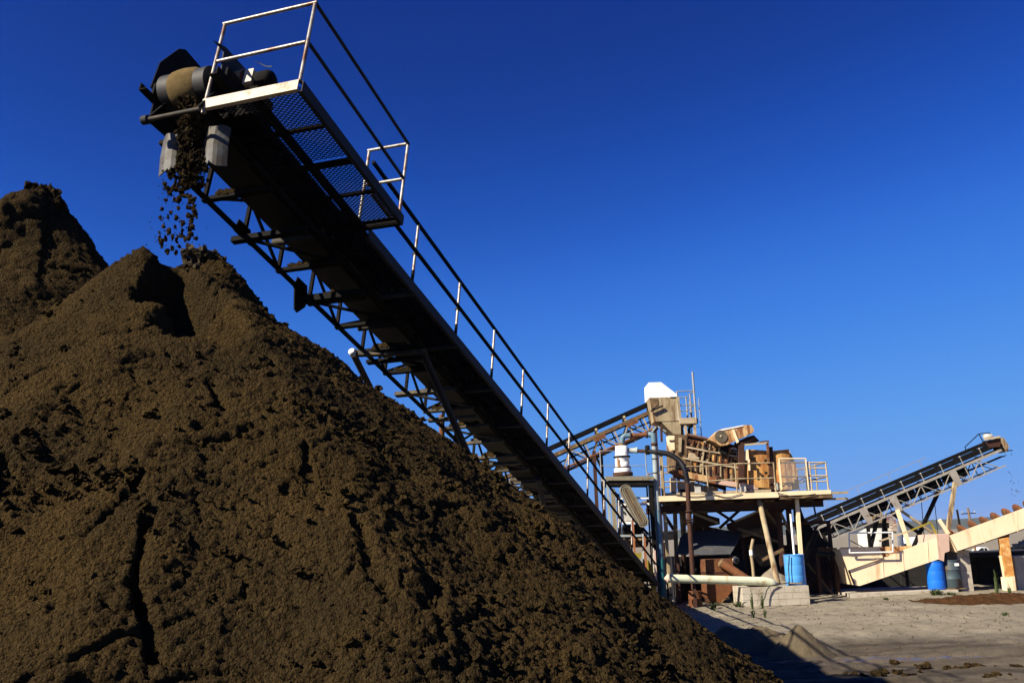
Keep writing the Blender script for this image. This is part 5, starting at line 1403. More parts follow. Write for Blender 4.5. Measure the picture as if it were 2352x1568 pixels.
st2 = thing('bent_stand', gz((7.462, 30.800, 0.997)), 'thin bent tan stand pipe between the rusty hopper and the blue barrel', 'pipe stand')
Tube('stand_pipe', 'dust_tan', st2, bend([(7.558, 30.800, 1.928), (7.443, 30.800, 1.557), (7.471, 30.800, 1.103), gz((7.460, 30.800, 0.521))], 0.2), 0.05, 10)
Tube('stand_sleeve', 'white_paint', st2, [(7.449, 30.780, 1.583), (7.451, 30.780, 1.423)], 0.06, 10)
cpile = thing('gravel_heap', gz((7.937, 30.600, 0.514)), 'small pale gravel heap behind the leaning cream deck leg', 'gravel heap')
hx, hy = (8.018, 30.600, 0.511)[0], 30.6
XX, YY2 = np.meshgrid(np.linspace(hx - 1.1, hx + 0.9, 60), np.linspace(hy - 0.7, hy + 0.9, 50))
ZZ = 1.05 - 0.85 * np.hypot(XX - hx, YY2 - hy) + 0.04 * fbm(XX * 6, YY2 * 6, 0 * XX, 3)
hp2 = grid_mesh('heap', XX, YY2, np.maximum(ZZ, -0.1), 'rubble', ZZ > -0.05)
hp2.parent = cpile; hp2.matrix_parent_inverse = Matrix.Translation(-Vector(cpile.location))

# green pipe
gp = thing('green_pipe', gz((5.905, 28.700, 0.370)), 'long pale green pipe lying level in front of the rusty hopper', 'pipe')
Tube('pipe', 'green_pipe', gp, bend([(4.400, 28.800, 0.879), (7.351, 28.800, 0.695), (7.549, 28.800, 0.629), (7.590, 28.900, 0.512)], 0.12), 0.125, 18)
MB().lathe((4.408, 28.800, 0.879), (-1, 0, 0.0), [(0.125, -0.03), (0.135, 0), (0.09, 0.03), (0.02, 0.10)], 18).build('pipe_end', 'trough_pink', gp)
Prism('saddle', 'black_plate', gp, [(6.825, 28.850, 0.651), (7.461, 28.850, 0.642), (7.453, 28.850, 0.556), (6.818, 28.850, 0.565)], (0, 0.3, 0))
Bar('saddle_post', 'dark_rust', gp, (5.210, 28.900, 0.729), gz((5.196, 28.900, 0.384)), 0.09, 0.09, (0, 1, 0))

# ---------------------------------------------------------------- concrete block plinth with blue barrel
def block_wall(par, x0, x1, y0, y1, z0, rows, bw_, bh, offs=True, mats=('concrete',)):
    """courses of separate blocks with recessed mortar"""
    MB().abox((x0 + 0.012, y0 + 0.012, z0 - 0.1), (x1 - 0.012, y1 - 0.012, z0 + rows * bh - 0.01)).build('mortar_core', 'mortar', par)
    rg = random.Random(int(x0 * 100))
    for r in range(rows):
        x = x0 - (bw_ / 2 if (r % 2 and offs) else 0)
        while x < x1 - 0.02:
            a, b = max(x, x0), min(x + bw_ - 0.008, x1)
            if b - a > 0.04:
                j = rg.uniform(-0.004, 0.004)
                MB().abox((a, y0 + j, z0 + r * bh), (b, y1 + j, z0 + (r + 1) * bh - 0.008)).build('block', 'concrete', par)
            x += bw_
pz0 = (6.571, 28.600, 0.597); pz1 = (8.533, 28.600, 0.531); pzb = (7.485, 28.600, -0.018)
pt = thing('block_plinth', ((pz0[0] + pz1[0]) / 2, 29.2, pzb[2]), 'low concrete block plinth under the faded blue barrel', 'plinth')
ph = (pz1[2] - pzb[2]) / 3
block_wall(pt, pz0[0], pz1[0], 28.6, 29.9, pzb[2] + 0.02, 3, 0.42, ph)
def barrel(name, base, r, h, mat, label, cat='barrel', rings=2, lid='blue_plastic', steel=False):
    t = thing(name, base, label, cat)
    pr = [(r * 0.93, 0), (r, 0.03)]
    for i in range(1, rings + 1):
        z = h * i / (rings + 1)
        pr += [(r, z - 0.02), (r * (1.025 if steel else 0.991), z - 0.008), (r * (1.025 if steel else 0.991), z + 0.008), (r, z + 0.02)]
    pr += [(r, h - 0.03), (r * 0.96, h)]
    MB().lathe(base, Z_, pr, 28).build('shell', mat, t)
    MB().lathe(V(base) + Z_ * (h - 0.02), Z_, [(r * 0.99, 0), (r * 1.04, 0.008), (r * 1.04, 0.03), (r * 0.95, 0.035), (r * 0.94, 0.025), (0.02, 0.025)], 28).build('rim', lid, t)
    MB().lathe(V(base) + V((r * 0.55, 0, h)), Z_, [(0.035, 0), (0.035, 0.03)], 10).build('bung', lid, t)
    return t
bb = (8.333, 29.150, 0.583)
b1 = barrel('blue_barrel', (bb[0], 29.15, pz1[2] - 0.005), 0.30, 0.90, 'faded_blue', 'faded blue barrel standing on the concrete block plinth', lid='faded_blue')
cbl = Tube('loose_cable', 'hose_black', None, [(8.120, 28.840, 1.427), (8.062, 28.840, 1.031), (8.044, 28.840, 0.635), (7.657, 28.550, 0.611), (7.363, 28.500, 0.575), (7.249, 28.500, 0.433), (7.196, 28.500, 0.265), (7.013, 28.400, 0.047)], 0.018, 6)
tag(cbl, 'thin black cable hanging over the block plinth from the faded blue barrel', 'cable')
for a, b, c in (((7.853, 28.900, 0.602), (8.412, 28.900, 0.571), 0.0),):
    tag(Bar('plank', 'dust_tan', None, V(a) + Z_ * 0.03, V(b) + Z_ * 0.03, 0.16, 0.03), 'weathered plank lying on the block plinth beside the blue barrel', 'plank')

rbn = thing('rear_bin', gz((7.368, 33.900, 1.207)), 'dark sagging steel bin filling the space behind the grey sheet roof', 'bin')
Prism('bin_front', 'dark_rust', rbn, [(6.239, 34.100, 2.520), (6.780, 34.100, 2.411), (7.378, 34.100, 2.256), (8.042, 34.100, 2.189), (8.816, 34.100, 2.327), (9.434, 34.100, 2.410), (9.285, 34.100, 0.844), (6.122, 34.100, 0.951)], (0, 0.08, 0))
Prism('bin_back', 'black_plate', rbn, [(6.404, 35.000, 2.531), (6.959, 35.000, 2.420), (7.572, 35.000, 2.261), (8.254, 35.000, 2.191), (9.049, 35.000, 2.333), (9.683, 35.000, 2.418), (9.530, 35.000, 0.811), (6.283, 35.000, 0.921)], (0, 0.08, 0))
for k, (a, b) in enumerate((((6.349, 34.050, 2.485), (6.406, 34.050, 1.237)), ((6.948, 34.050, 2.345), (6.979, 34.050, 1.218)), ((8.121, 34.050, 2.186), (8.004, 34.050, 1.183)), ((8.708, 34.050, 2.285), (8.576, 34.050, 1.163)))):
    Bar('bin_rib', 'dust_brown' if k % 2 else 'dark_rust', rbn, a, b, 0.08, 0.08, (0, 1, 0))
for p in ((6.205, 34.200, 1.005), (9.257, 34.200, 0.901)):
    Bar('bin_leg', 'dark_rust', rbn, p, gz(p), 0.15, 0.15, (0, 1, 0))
scrap = thing('scrap_frame', gz((9.538, 32.600, 1.158)), 'tangle of dark crossed struts beside the faded blue barrel', 'scrap frame')
rgs = random.Random(21)
for k in range(12):
    x0, x1 = rgs.uniform(9.0, 10.6), rgs.uniform(9.0, 10.6)
    Bar('strut', rgs.choice(['dark_rust', 'black_plate', 'dust_brown']), scrap, (x0, 32.6 + rgs.uniform(-0.3, 0.6), rgs.uniform(-0.05, 0.5)), (x1, 32.6 + rgs.uniform(-0.3, 0.6), rgs.uniform(0.9, 2.3)), 0.07, 0.07)
for x in (8.95, 10.65):
    Bar('frame_leg', 'dark_rust', scrap, (x, 32.7, -0.05), (x, 32.7, 2.35), 0.11, 0.11, (0, 1, 0))
Bar('frame_top', 'dark_rust', scrap, (8.9, 32.7, 2.4), (10.7, 32.7, 2.4), 0.11, 0.11)

# ---------------------------------------------------------------- cream sand screw (inclined trough with auger)
sw = thing('sand_screw', gz((10.977, 31.500, 0.321)), 'long cream inclined steel trough with rusty auger flights, its low end on the ground', 'sand screw')
FY = 31.5; WD = 1.5
lower = [(10.739, 31.500, 0.816), (10.870, 31.500, 0.358), (11.070, 31.500, 0.318), (13.736, 31.500, 1.074), (13.767, 31.500, 1.767), (11.930, 31.500, 1.181), (11.500, 31.500, 1.064)]
Prism('trough_side', 'trough_cream', sw, lower, (0, 0.02, 0))
Prism('tub_side', 'trough_cream', sw, [(10.531, 31.460, 1.504), (11.830, 31.460, 1.511), (11.921, 31.460, 1.182), (11.485, 31.460, 1.060), (10.726, 31.460, 0.824)], (0, 0.02, 0))
Prism('tub_rim', 'cream', sw, [(10.521, 31.440, 1.527), (11.831, 31.440, 1.534), (11.828, 31.440, 1.506), (10.524, 31.440, 1.499)], (0, 0.06, 0))
Prism('tub_end', 'trough_cream', sw, [(10.544, 31.500, 1.503), (10.594, 31.500, 1.496), (10.925, 31.500, 0.379), (10.870, 31.500, 0.358), (10.739, 31.500, 0.816)], (0, WD, 0))
Prism('tub_back', 'rusty_cream', sw, [(11.065, 33.000, 1.534), (13.520, 33.000, 1.496), (13.506, 33.000, 1.331), (12.552, 33.000, 1.123), (11.509, 33.000, 0.325)], (0, 0.02, 0))
Prism('trough_floor', 'trough_cream', sw, [(10.901, 31.520, 0.362), (11.078, 31.520, 0.328), (13.733, 31.520, 1.079), (13.736, 31.520, 1.102), (11.082, 31.520, 0.367)], (0, WD - 0.04, 0))
for p in (((10.721, 31.440, 0.836), (11.907, 31.440, 1.183)),):
    Bar('seam_strip', 'trough_cream', sw, p[0], p[1], 0.02, 0.02)
for a, b in (((11.911, 31.490, 1.227), (11.869, 31.490, 0.546)), ((13.443, 31.490, 1.663), (13.396, 31.490, 0.977)), ((12.591, 31.490, 1.390), (12.556, 31.490, 0.744))):
    Bar('seam_strip', 'trough_cream', sw, a, b, 0.008, 0.02, (0, 0, 1))
Prism('riser_box', 'trough_pink', sw, [(13.750, 31.420, 1.859), (14.153, 31.420, 1.880), (14.102, 31.420, 1.325), (13.931, 31.420, 1.268), (13.872, 31.420, 1.002), (13.712, 31.420, 1.070)], (0, WD, 0))
upper = [(14.135, 31.400, 1.812), (17.033, 31.400, 2.714), (16.927, 31.400, 2.010), (14.345, 31.400, 1.283)]
Prism('trough_side', 'trough_cream', sw, upper, (0, 0.02, 0))
Prism('trough_side', 'trough_cream', sw, [(p[0], p[1] + WD, p[2] - (0.42 if k < 2 else 0.0)) for k, p in enumerate(upper)], (0, 0.02, 0))
Prism('trough_floor', 'trough_cream', sw, [upper[3], upper[2], tuple(V(upper[2]) + Z_ * 0.03), tuple(V(upper[3]) + Z_ * 0.03)], (0, WD, 0))
Prism('trough_end', 'trough_cream', sw, [upper[0], upper[3], tuple(V(upper[3]) + X_ * 0.02), tuple(V(upper[0]) + X_ * 0.02)], (0, WD, 0))
for q in (0.36, 0.8):
    a = lerp(upper[0], upper[1], q); b = lerp(upper[3], upper[2], q)
    Bar('seam_strip', 'trough_cream', sw, a - Y_ * 0.003, b - Y_ * 0.003, 0.02, 0.008, (0, 1, 0))
# auger: shaft and flights
s0 = V((14.496, 32.100, 1.701)); s1 = V((17.393, 32.100, 2.597))
Tube('auger_shaft', 'dark_rust', sw, [s0, s1], 0.08, 14)
sa = (s1 - s0).normalized()
fl = [(14.599, 32.100, 1.800), (14.991, 32.100, 1.922), (15.384, 32.100, 2.044), (15.781, 32.100, 2.169), (16.178, 32.100, 2.292), (16.576, 32.100, 2.417), (16.968, 32.100, 2.537), (17.341, 32.100, 2.652)]
tilt = (sa + Z_ * 0.35).normalized()
for p in fl:
    c = V(p) - tilt.cross(Y_).normalized() * 0.0
    cc = s0 + sa * ((V(p) - s0).dot(sa))
    MB().lathe(cc - tilt * 0.015, tilt, [(0.09, 0), (0.36, 0.0), (0.36, 0.025), (0.09, 0.025)], 30).build('flight', 'rust', sw)
# support post and front rail
Bar('bearing_post', 'trough_cream', sw, (13.969, 31.600, 2.341), (14.218, 31.600, 1.868), 0.10, 0.08, (0, 1, 0))
Bar('brace_bar', 'yellow_paint', sw, (13.226, 32.200, 2.025), (13.937, 32.200, 2.267), 0.05, 0.05)
Bar('brace_bar', 'yellow_paint', sw, (13.937, 32.200, 2.267), (14.082, 32.200, 1.877), 0.05, 0.05)
Bar('brace_bar', 'deck_tan', sw, (12.171, 32.300, 1.707), (13.226, 32.200, 2.019), 0.05, 0.05)
for a, b in (((10.837, 31.300, 2.010), (12.265, 31.300, 1.984)), ((10.785, 31.300, 1.377), (12.196, 31.300, 1.357))):
    Tube('handrail', 'white_paint', sw, [a, b], 0.024, 8)
for a, b in (((10.837, 31.300, 2.010), (10.790, 31.300, 1.377)), ((12.265, 31.300, 1.984), (12.198, 31.300, 1.357))):
    Tube('rail_post', 'white_paint', sw, [a, b], 0.024, 8)
Bar('rail_brace', 'deck_tan', sw, (10.842, 31.320, 1.780), (11.364, 31.320, 1.477), 0.03, 0.03)
# rusty post under the upper trough
op = thing('trough_post', gz((15.953, 31.400, -0.012)), 'leaning post, rusty orange above and cream below, carrying the upper trough', 'post')
Prism('post_upper', 'post_orange', op, [(15.848, 31.460, 1.667), (16.089, 31.460, 1.702), (16.097, 31.460, 0.460), (15.844, 31.460, 0.426)], (0, 0.2, 0))
Prism('post_face', 'post_orange', op, [(15.712, 31.280, 1.657), (16.026, 31.280, 1.703), (16.033, 31.280, 0.468), (15.724, 31.280, 0.436)], (0, 0.03, 0))
Prism('post_foot', 'trough_cream', op, [(15.720, 31.260, 0.435), (16.026, 31.260, 0.469), (16.019, 31.260, -0.013), (15.714, 31.260, -0.002)], (0, 0.3, 0))
Prism('post_strip', 'cream', op, [(15.649, 31.300, 1.131), (15.736, 31.300, 1.128), (15.758, 31.300, 0.437), (15.740, 31.300, -0.005), (15.707, 31.300, 0.085), (15.680, 31.300, 0.423)], (0, 0.04, 0))
MB().lathe((16.078, 31.600, 1.746), (0, 1, 0), [(0.09, -0.1), (0.09, 0.4)], 12).build('post_pin', 'rust', op)

# slab, block column, barrels under the screw
slab = thing('concrete_slab', gz((12.478, 31.300, 0.139)), 'long low concrete slab edge below the cream trough', 'slab')
sl0, sl1 = (10.623, 31.200, 0.179), (14.154, 31.200, 0.031)
for i in range(6):
    a = sl0[0] + (sl1[0] - sl0[0]) * i / 6; b = sl0[0] + (sl1[0] - sl0[0]) * (i + 1) / 6 - 0.012
    MB().abox((a, 31.25, -0.12), (b, 34.0, 0.10)).build('slab_panel', 'concrete', slab)
bcx0, bcx1 = (14.480, 31.750, 0.562)[0], (14.838, 31.750, 0.550)[0]
bc = thing('block_column', ((bcx0 + bcx1) / 2, 32.0, 0.0), 'square column of stacked concrete blocks right of the grey drum', 'column')
block_wall(bc, bcx0 - 0.02, bcx1 + 0.02, 31.7, 32.5, 0.0, 6, 0.44, 0.222)
bl = (13.691, 31.750, 0.115)
barrel('blue_barrel', (bl[0], 31.75, 0.10), 0.285, 0.90, 'blue_plastic', 'bright blue plastic barrel standing under the cream trough')
gl = (14.192, 31.700, 0.118)
b3 = barrel('grey_drum', (gl[0] + 0.02, 31.72, 0.14), 0.285, 0.88, 'drum_grey', 'dark grey steel drum with rusty patches between blue barrel and block column', 'drum', 2, 'drum_grey', True)
Prism('paper_label', 'white_paint', b3, [(gl[0] + 0.02 + x, 31.72 - 0.292, 0.14 + z) for x, z in ((0.0, 0.70), (0.14, 0.70), (0.14, 0.79), (0.0, 0.79))], (0, 0.02, 0))
tag(Bar('drum_pallet', 'wood', None, (gl[0] - 0.28, 31.72, 0.121), (gl[0] + 0.32, 31.72, 0.121), 0.5, 0.035), 'thin wooden board under the grey drum', 'board')
kb = thing('black_cabinet', gz((14.806, 33.200, 0.863)), 'black box stand behind the barrels beside the pink trough section', 'cabinet')
MB().abox(((14.631, 33.000, 1.226)[0], 33.0, -0.05), ((14.901, 33.000, 1.217)[0], 33.5, (14.763, 33.000, 1.222)[2])).build('cabinet_body', 'black_plate', kb)
MB().lathe((14.754, 32.850, 0.902), Z_, [(0.07, 0), (0.075, 0.02), (0.07, 0.10), (0.075, 0.13), (0.07, 0.22), (0.03, 0.26)], 14).build('filter_bowl', 'pale_pipe', kb)
# retaining wall behind, its shade put into the black colour; concrete pier at right
rw = thing('retaining_wall', gz((17.174, 35.500, 0.347)), 'timbered retaining wall behind the barrels, its shade put into the black colour', 'wall')
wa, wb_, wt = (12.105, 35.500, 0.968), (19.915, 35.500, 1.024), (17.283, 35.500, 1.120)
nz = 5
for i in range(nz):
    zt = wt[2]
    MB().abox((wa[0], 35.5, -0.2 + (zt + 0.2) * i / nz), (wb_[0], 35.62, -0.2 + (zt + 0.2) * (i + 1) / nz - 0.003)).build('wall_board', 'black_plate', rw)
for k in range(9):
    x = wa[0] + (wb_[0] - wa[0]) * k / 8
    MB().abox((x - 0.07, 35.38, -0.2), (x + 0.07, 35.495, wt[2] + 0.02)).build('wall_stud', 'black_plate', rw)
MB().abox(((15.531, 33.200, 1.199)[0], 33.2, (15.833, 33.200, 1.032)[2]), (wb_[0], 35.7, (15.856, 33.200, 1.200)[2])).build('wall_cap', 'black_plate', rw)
cp = thing('concrete_pier', gz((16.340, 31.700, -0.026)), 'grey concrete pier block at the right edge beyond the orange post', 'pier')
MB().abox(((16.324, 31.700, 1.016)[0], 31.7, -0.1), ((17.521, 31.700, 0.976)[0], 32.7, (16.466, 31.700, 1.017)[2])).build('pier_body', 'concrete', cp)
MB().abox(((16.324, 31.700, 1.016)[0] - 0.03, 31.66, (16.466, 31.700, 1.017)[2] + 0.003), ((17.521, 31.700, 0.976)[0], 32.75, (16.473, 31.700, 1.069)[2])).build('pier_cap', 'concrete', cp)

# ---------------------------------------------------------------- far conveyor at the right
rc = thing('far_conveyor', gz((23.513, 58.000, 1.884)), 'distant tan lattice conveyor rising to the right with a dark belt', 'conveyor')
Q2, cu, cn, cbk, cl = lattice_conveyor(rc, (16.989, 58.000, 1.842), (30.206, 58.000, 6.702), 0.95, 1.0, 1.0, ('truss_tan', 'truss_tan', 'truss_tan'), 0.62, 1.35)
Bar('side_rail', 'belt_matte', rc, Q2(0, 0.02, 0.42), Q2(cl - 0.3, 0.02, 0.42), 0.05, 0.34, cn)
for (x, y) in ((0, 0),):
    for p in ((26.813, 57.900, 5.307), (23.032, 57.900, 3.696), (21.158, 57.900, 2.993)):
        s_ = (V(p) - Q2(0, 0, 0)).dot(cu)
        Prism('gusset_plate', 'truss_tan', rc, [Q2(s_ - 0.25, -0.07, 0.05), Q2(s_ + 0.25, -0.07, 0.05), Q2(s_ + 0.25, -0.07, -0.98), Q2(s_ - 0.1, -0.07, -0.98)], cbk * -0.03)
# dark plates closing the far side of the lattice
for i in range(6):
    a0, a1 = cl * (0.06 + 0.13 * i), cl * (0.06 + 0.13 * (i + 1)) - 0.05
    MB().box(Q2((a0 + a1) / 2, 0.82, -0.36), cu * ((a1 - a0) / 2), cbk * 0.015, cn * 0.34).build('side_plate', 'belt_matte', rc)
# walkway rail on the far side
for h in (1.25,):
    Bar('handrail', 'galvanised', rc, Q2(0.2, 1.2, h), Q2(cl - 4.2, 1.2, h), 0.035, 0.035, cn)
s = 0.6
while s < cl - 4:
    Bar('rail_post', 'galvanised', rc, Q2(s, 1.2, 0.2), Q2(s, 1.2, 1.25), 0.03, 0.03, cu); s += 2.2
# head: platform rails, motor, pulley, hood
for a, b in (((27.901, 58.200, 6.905), (28.883, 58.200, 7.689)), ((28.883, 58.200, 7.689), (29.528, 58.200, 7.746)), ((27.901, 58.200, 6.905), (27.992, 58.200, 6.586)), ((28.883, 58.200, 7.689), (29.147, 58.200, 7.020)), ((28.477, 58.200, 6.767), (29.265, 58.200, 7.294)), ((29.528, 58.200, 7.746), (29.643, 58.200, 7.440))):
    Tube('head_rail', 'dark_steel', rc, [a, b], 0.03, 6)
MB().lathe((29.050, 58.000, 7.478), X_, [(0.1, 0), (0.17, 0.04), (0.17, 0.5), (0.1, 0.55)], 14).build('head_motor', 'panel_grey', rc)
Bar('head_beam', 'deck_tan', rc, (28.991, 57.800, 7.300), (29.956, 57.800, 7.425), 0.1, 0.12)
Prism('head_box', 'dark_rust', rc, [(29.171, 57.900, 7.107), (29.996, 57.900, 7.355), (30.080, 57.900, 6.839), (29.283, 57.900, 6.788)], (0, 0.8, 0))
Prism('head_hood', 'dust_tan', rc, [(29.964, 57.750, 7.379), (30.172, 57.750, 7.348), (30.411, 57.750, 6.828), (30.267, 57.750, 6.488), (30.147, 57.750, 6.743)], (0, 1.1, 0))
MB().lathe((30.172, 57.900, 6.820), (0, 1, 0), [(0.24, 0), (0.24, 0.9)], 18).build('head_pulley', 'belt_matte', rc)
Bar('head_arm', 'dark_steel', rc, (30.174, 57.700, 6.564), (30.549, 57.700, 6.551), 0.06, 0.06)
for a, b, m_, w in (((26.912, 58.000, 4.766), gz((25.445, 58.000, 1.818)), 'dust_tan', 0.22), ((26.337, 59.000, 4.374), gz((23.469, 59.000, 1.433)), 'dark_steel', 0.2), ((23.132, 57.900, 3.232), gz((23.910, 57.900, 0.736)), 'cream', 0.2),
                    ((23.483, 58.300, 3.194), gz((28.033, 58.300, 0.970)), 'dust_tan', 0.14), ((23.158, 59.000, 3.111), (24.700, 59.000, 1.815), 'dark_steel', 0.18), ((22.740, 59.000, 2.931), gz((22.256, 59.000, 1.166)), 'dark_steel', 0.2),
                    ((22.288, 59.000, 2.790), gz((21.157, 59.000, 1.204)), 'dark_steel', 0.2), ((18.470, 58.000, 1.905), gz((19.438, 58.000, 0.812)), 'dark_steel', 0.16)):
    Bar('support_leg', m_, rc, a, b, w, w, (0, 1, 0))
fs = MB(); rg = random.Random(3)
for k in range(26):
    p = V((30.409, 58.200, 6.422)) + V((rg.gauss(0.15, 0.22), rg.gauss(0, 0.2), -rg.random() * 3.2))
    fs.blob(p, rg.uniform(0.012, 0.035), rg, 6, 4, 0.4)
tag(fs.build('falling_sand', 'sand', None, 'stuff'), 'thin trickle of sand falling from the far conveyor head', 'sand')
# dark rubber skirt and rusty beam between the deck and the screw
sk = thing('rubber_skirt', gz((10.055, 33.000, 1.875)), 'dark rubber skirt flaring down to the right beyond the cream deck leg', 'rubber sheet')
pts0 = [(9.875, 33.200, 3.020), (9.944, 33.000, 2.529), (10.191, 32.800, 2.085), (10.686, 32.600, 1.575)]
pts1 = [(9.768, 33.600, 3.039), (9.694, 33.400, 2.415), (9.714, 33.200, 1.844), (9.891, 33.000, 1.557)]
mb = MB()
for i in range(3):
    mb.hexa([pts0[i], pts0[i + 1], pts1[i + 1], pts1[i]] + [tuple(V(p) + Y_ * 0.06) for p in (pts0[i], pts0[i + 1], pts1[i + 1], pts1[i])])
mb.build('skirt_sheet', 'black_plate', sk)
Bar('skirt_beam', 'rust', sk, (10.096, 32.400, 1.497), (10.709, 32.300, 1.456), 0.08, 0.16)
Tube('skirt_pipe', 'black_plate', sk, bend([(9.934, 32.200, 1.402), (10.435, 32.200, 1.311), (10.759, 32.200, 1.388)], 0.5), 0.08, 10)
for p in ((10.047, 32.400, 1.307), (10.649, 32.400, 1.287)):
    Bar('skirt_post', 'dark_rust', sk, p, gz(p), 0.12, 0.12, (0, 1, 0))

# ---------------------------------------------------------------- background yard
def tank(name, p0, w, h, mat, label, Y, legs=True):
    """upright cylindrical tank; p0 = left bottom"""
    b = V(p0) + X_ * (w / 2)
    t = thing(name, gz((b.x, Y, 0)), label, 'tank')
    b.z = max(b.z, zgf(b.x, Y))
    MB().lathe(b, Z_, [(w / 2, 0), (w / 2 * 1.01, h * 0.3), (w / 2, h * 0.31), (w / 2, h), (w / 2 * 0.5, h + w * 0.12), (0.05, h + w * 0.15)], 24).build('tank_shell', mat, t)
    for k in range(4):
        q = b + V((w * 0.42 * math.cos(k * 1.57 + 0.8), w * 0.42 * math.sin(k * 1.57 + 0.8), 0.05))
        Bar('tank_leg', 'dark_steel', t, q, gz(q), 0.15, 0.15, (0, 1, 0))
    return t
tank('water_tank', (38.268, 100.000, 0.315), 1.9, 2.3, 'galvanised', 'galvanised tank behind the cream trough, left of the cream brace', 100)
tank('water_tank', (35.560, 100.000, 0.317), 3.4, 1.5, 'panel_grey', 'low grey tank seen through the white railing', 100)
sil = thing('brick_stack', gz((28.144, 72.000, 1.963)), 'narrow tan and orange mottled block stack below the far conveyor', 'stack')
a, b = V((27.826, 72.000, 1.879)), V((28.594, 72.000, 3.132))
rg = random.Random(4)
nr, ncol = 11, 3
for r in range(nr):
    for c in range(ncol):
        x0 = a.x + (b.x - a.x) * c / ncol; z0 = a.z + (b.z - a.z) * r / nr
        MB().abox((x0, 72 + rg.uniform(-0.05, 0.05), z0), (x0 + (b.x - a.x) / ncol - 0.03, 73, z0 + (b.z - a.z) / nr - 0.03)).build('brick', rg.choice(['dust_tan', 'orange_paint', 'deck_tan']), sil)
MB().abox((a.x + 0.04, 72.1, zgf(a.x, 72) - 0.1), (b.x - 0.06, 72.9, a.z)).build('stack_base', 'concrete', sil)
pf = thing('dark_trestle', gz((24.479, 66.000, 2.019)), 'dark steel trestle table under the far conveyor', 'trestle')
a = V((24.164, 66.000, 2.360)); b = V((25.446, 66.000, 2.350))
MB().bar(a, b, 1.2, 0.35).build('trestle_top', 'dark_steel', pf)
MB().abox((lerp(a, b, 0.2).x, 65.6, a.z + 0.18), (lerp(a, b, 0.8).x, 66.4, a.z + 1.0)).build('trestle_box', 'dust_tan', pf)
for q in (0.03, 0.97):
    p = lerp(a, b, q); Bar('trestle_leg', 'dark_steel', pf, p, gz(p), 0.2, 0.2, (0, 1, 0))
def truck(name, c, L_, label, cat, kind, rz=0.0, mat='car_white'):
    """side-on vehicle, nose to the left; c = centre on the ground"""
    t = thing(name, c, label, cat)
    c = V(c); k = L_
    def P(x, y, z): return c + V((x * k * math.cos(rz) - y * math.sin(rz), x * k * math.sin(rz) + y * math.cos(rz), z))
    W = 0.95
    if kind == 'pickup':
        body = [(-0.5, 0.45), (-0.5, 0.78), (-0.46, 0.92), (-0.24, 1.0), (-0.13, 1.48), (0.06, 1.52), (0.12, 1.02), (0.49, 1.0), (0.5, 0.5), (0.43, 0.42), (-0.44, 0.4)]
        win = [(-0.205, 1.04), (-0.115, 1.40), (-0.03, 1.42), (-0.03, 1.04)], [(-0.015, 1.04), (-0.015, 1.42), (0.05, 1.43), (0.09, 1.04)]
        wx = (-0.31, 0.31); wr = 0.38
    else:
        body = [(-0.5, 0.5), (-0.5, 1.3), (-0.44, 2.2), (-0.30, 2.35), (-0.30, 3.2), (0.5, 3.2), (0.5, 0.7), (-0.3, 0.6)]
        win = ([(-0.475, 1.45), (-0.425, 2.1), (-0.33, 2.15), (-0.33, 1.45)],)
        wx = (-0.33, 0.22, 0.36); wr = 0.5; W = 1.2
    Prism('body', mat, t, [P(x, -W, z) for x, z in body], P(0, W, 0) - P(0, -W, 0))
    for w in win:
        Prism('window', 'glass_dark', t, [P(x, -W - 0.012, z) for x, z in w], P(0, 0.02, 0) - P(0, 0, 0))
    for x in wx:
        for y in (-W + 0.02, W - 0.27):
            wh = MB().lathe(P(x, y - 0.03, wr), P(0, 1, 0) - P(0, 0, 0), [(wr * 0.4, 0), (wr * 0.95, 0), (wr, 0.05), (wr, 0.25), (wr * 0.9, 0.28)], 20).build('wheel', 'tyre', t)
            MB().lathe(P(x, y - 0.04, wr), P(0, 1, 0) - P(0, 0, 0), [(wr * 0.55, 0), (wr * 0.55, 0.03)], 14).build('hub', 'galvanised', wh)
    if kind == 'pickup':
        Prism('bumper', 'dark_steel', t, [P(-0.515, -W, 0.42), P(-0.515, -W, 0.58), P(-0.49, -W, 0.58), P(-0.49, -W, 0.42)], P(0, W, 0) - P(0, -W, 0))
        Prism('headlight', 'glass_dark', t, [P(-0.502, -W - 0.01, 0.72), P(-0.502, -W - 0.01, 0.84), P(-0.46, -W - 0.01, 0.86), P(-0.46, -W - 0.01, 0.74)], P(0, 0.2, 0) - P(0, 0, 0))
    return t
pk = (72.407, 150.000, -1.978)
truck('pickup_truck', gz((pk[0], 150, 0), 0.0), 5.2, 'white pickup truck parked far off below the upper trough', 'pickup', 'pickup')
for nm, px, Yd, L_, lab in (('box_truck', (72.928, 175.000, -0.428), 175, 7.0, 'white box truck parked far behind the cream trough'), ('box_truck', (7.673, 150.000, 2.259), 150, 5.5, 'white truck seen under the dark stacker conveyor')):
    truck(nm, gz((px[0], Yd, 0), 0.0), L_, lab, 'truck', 'box')
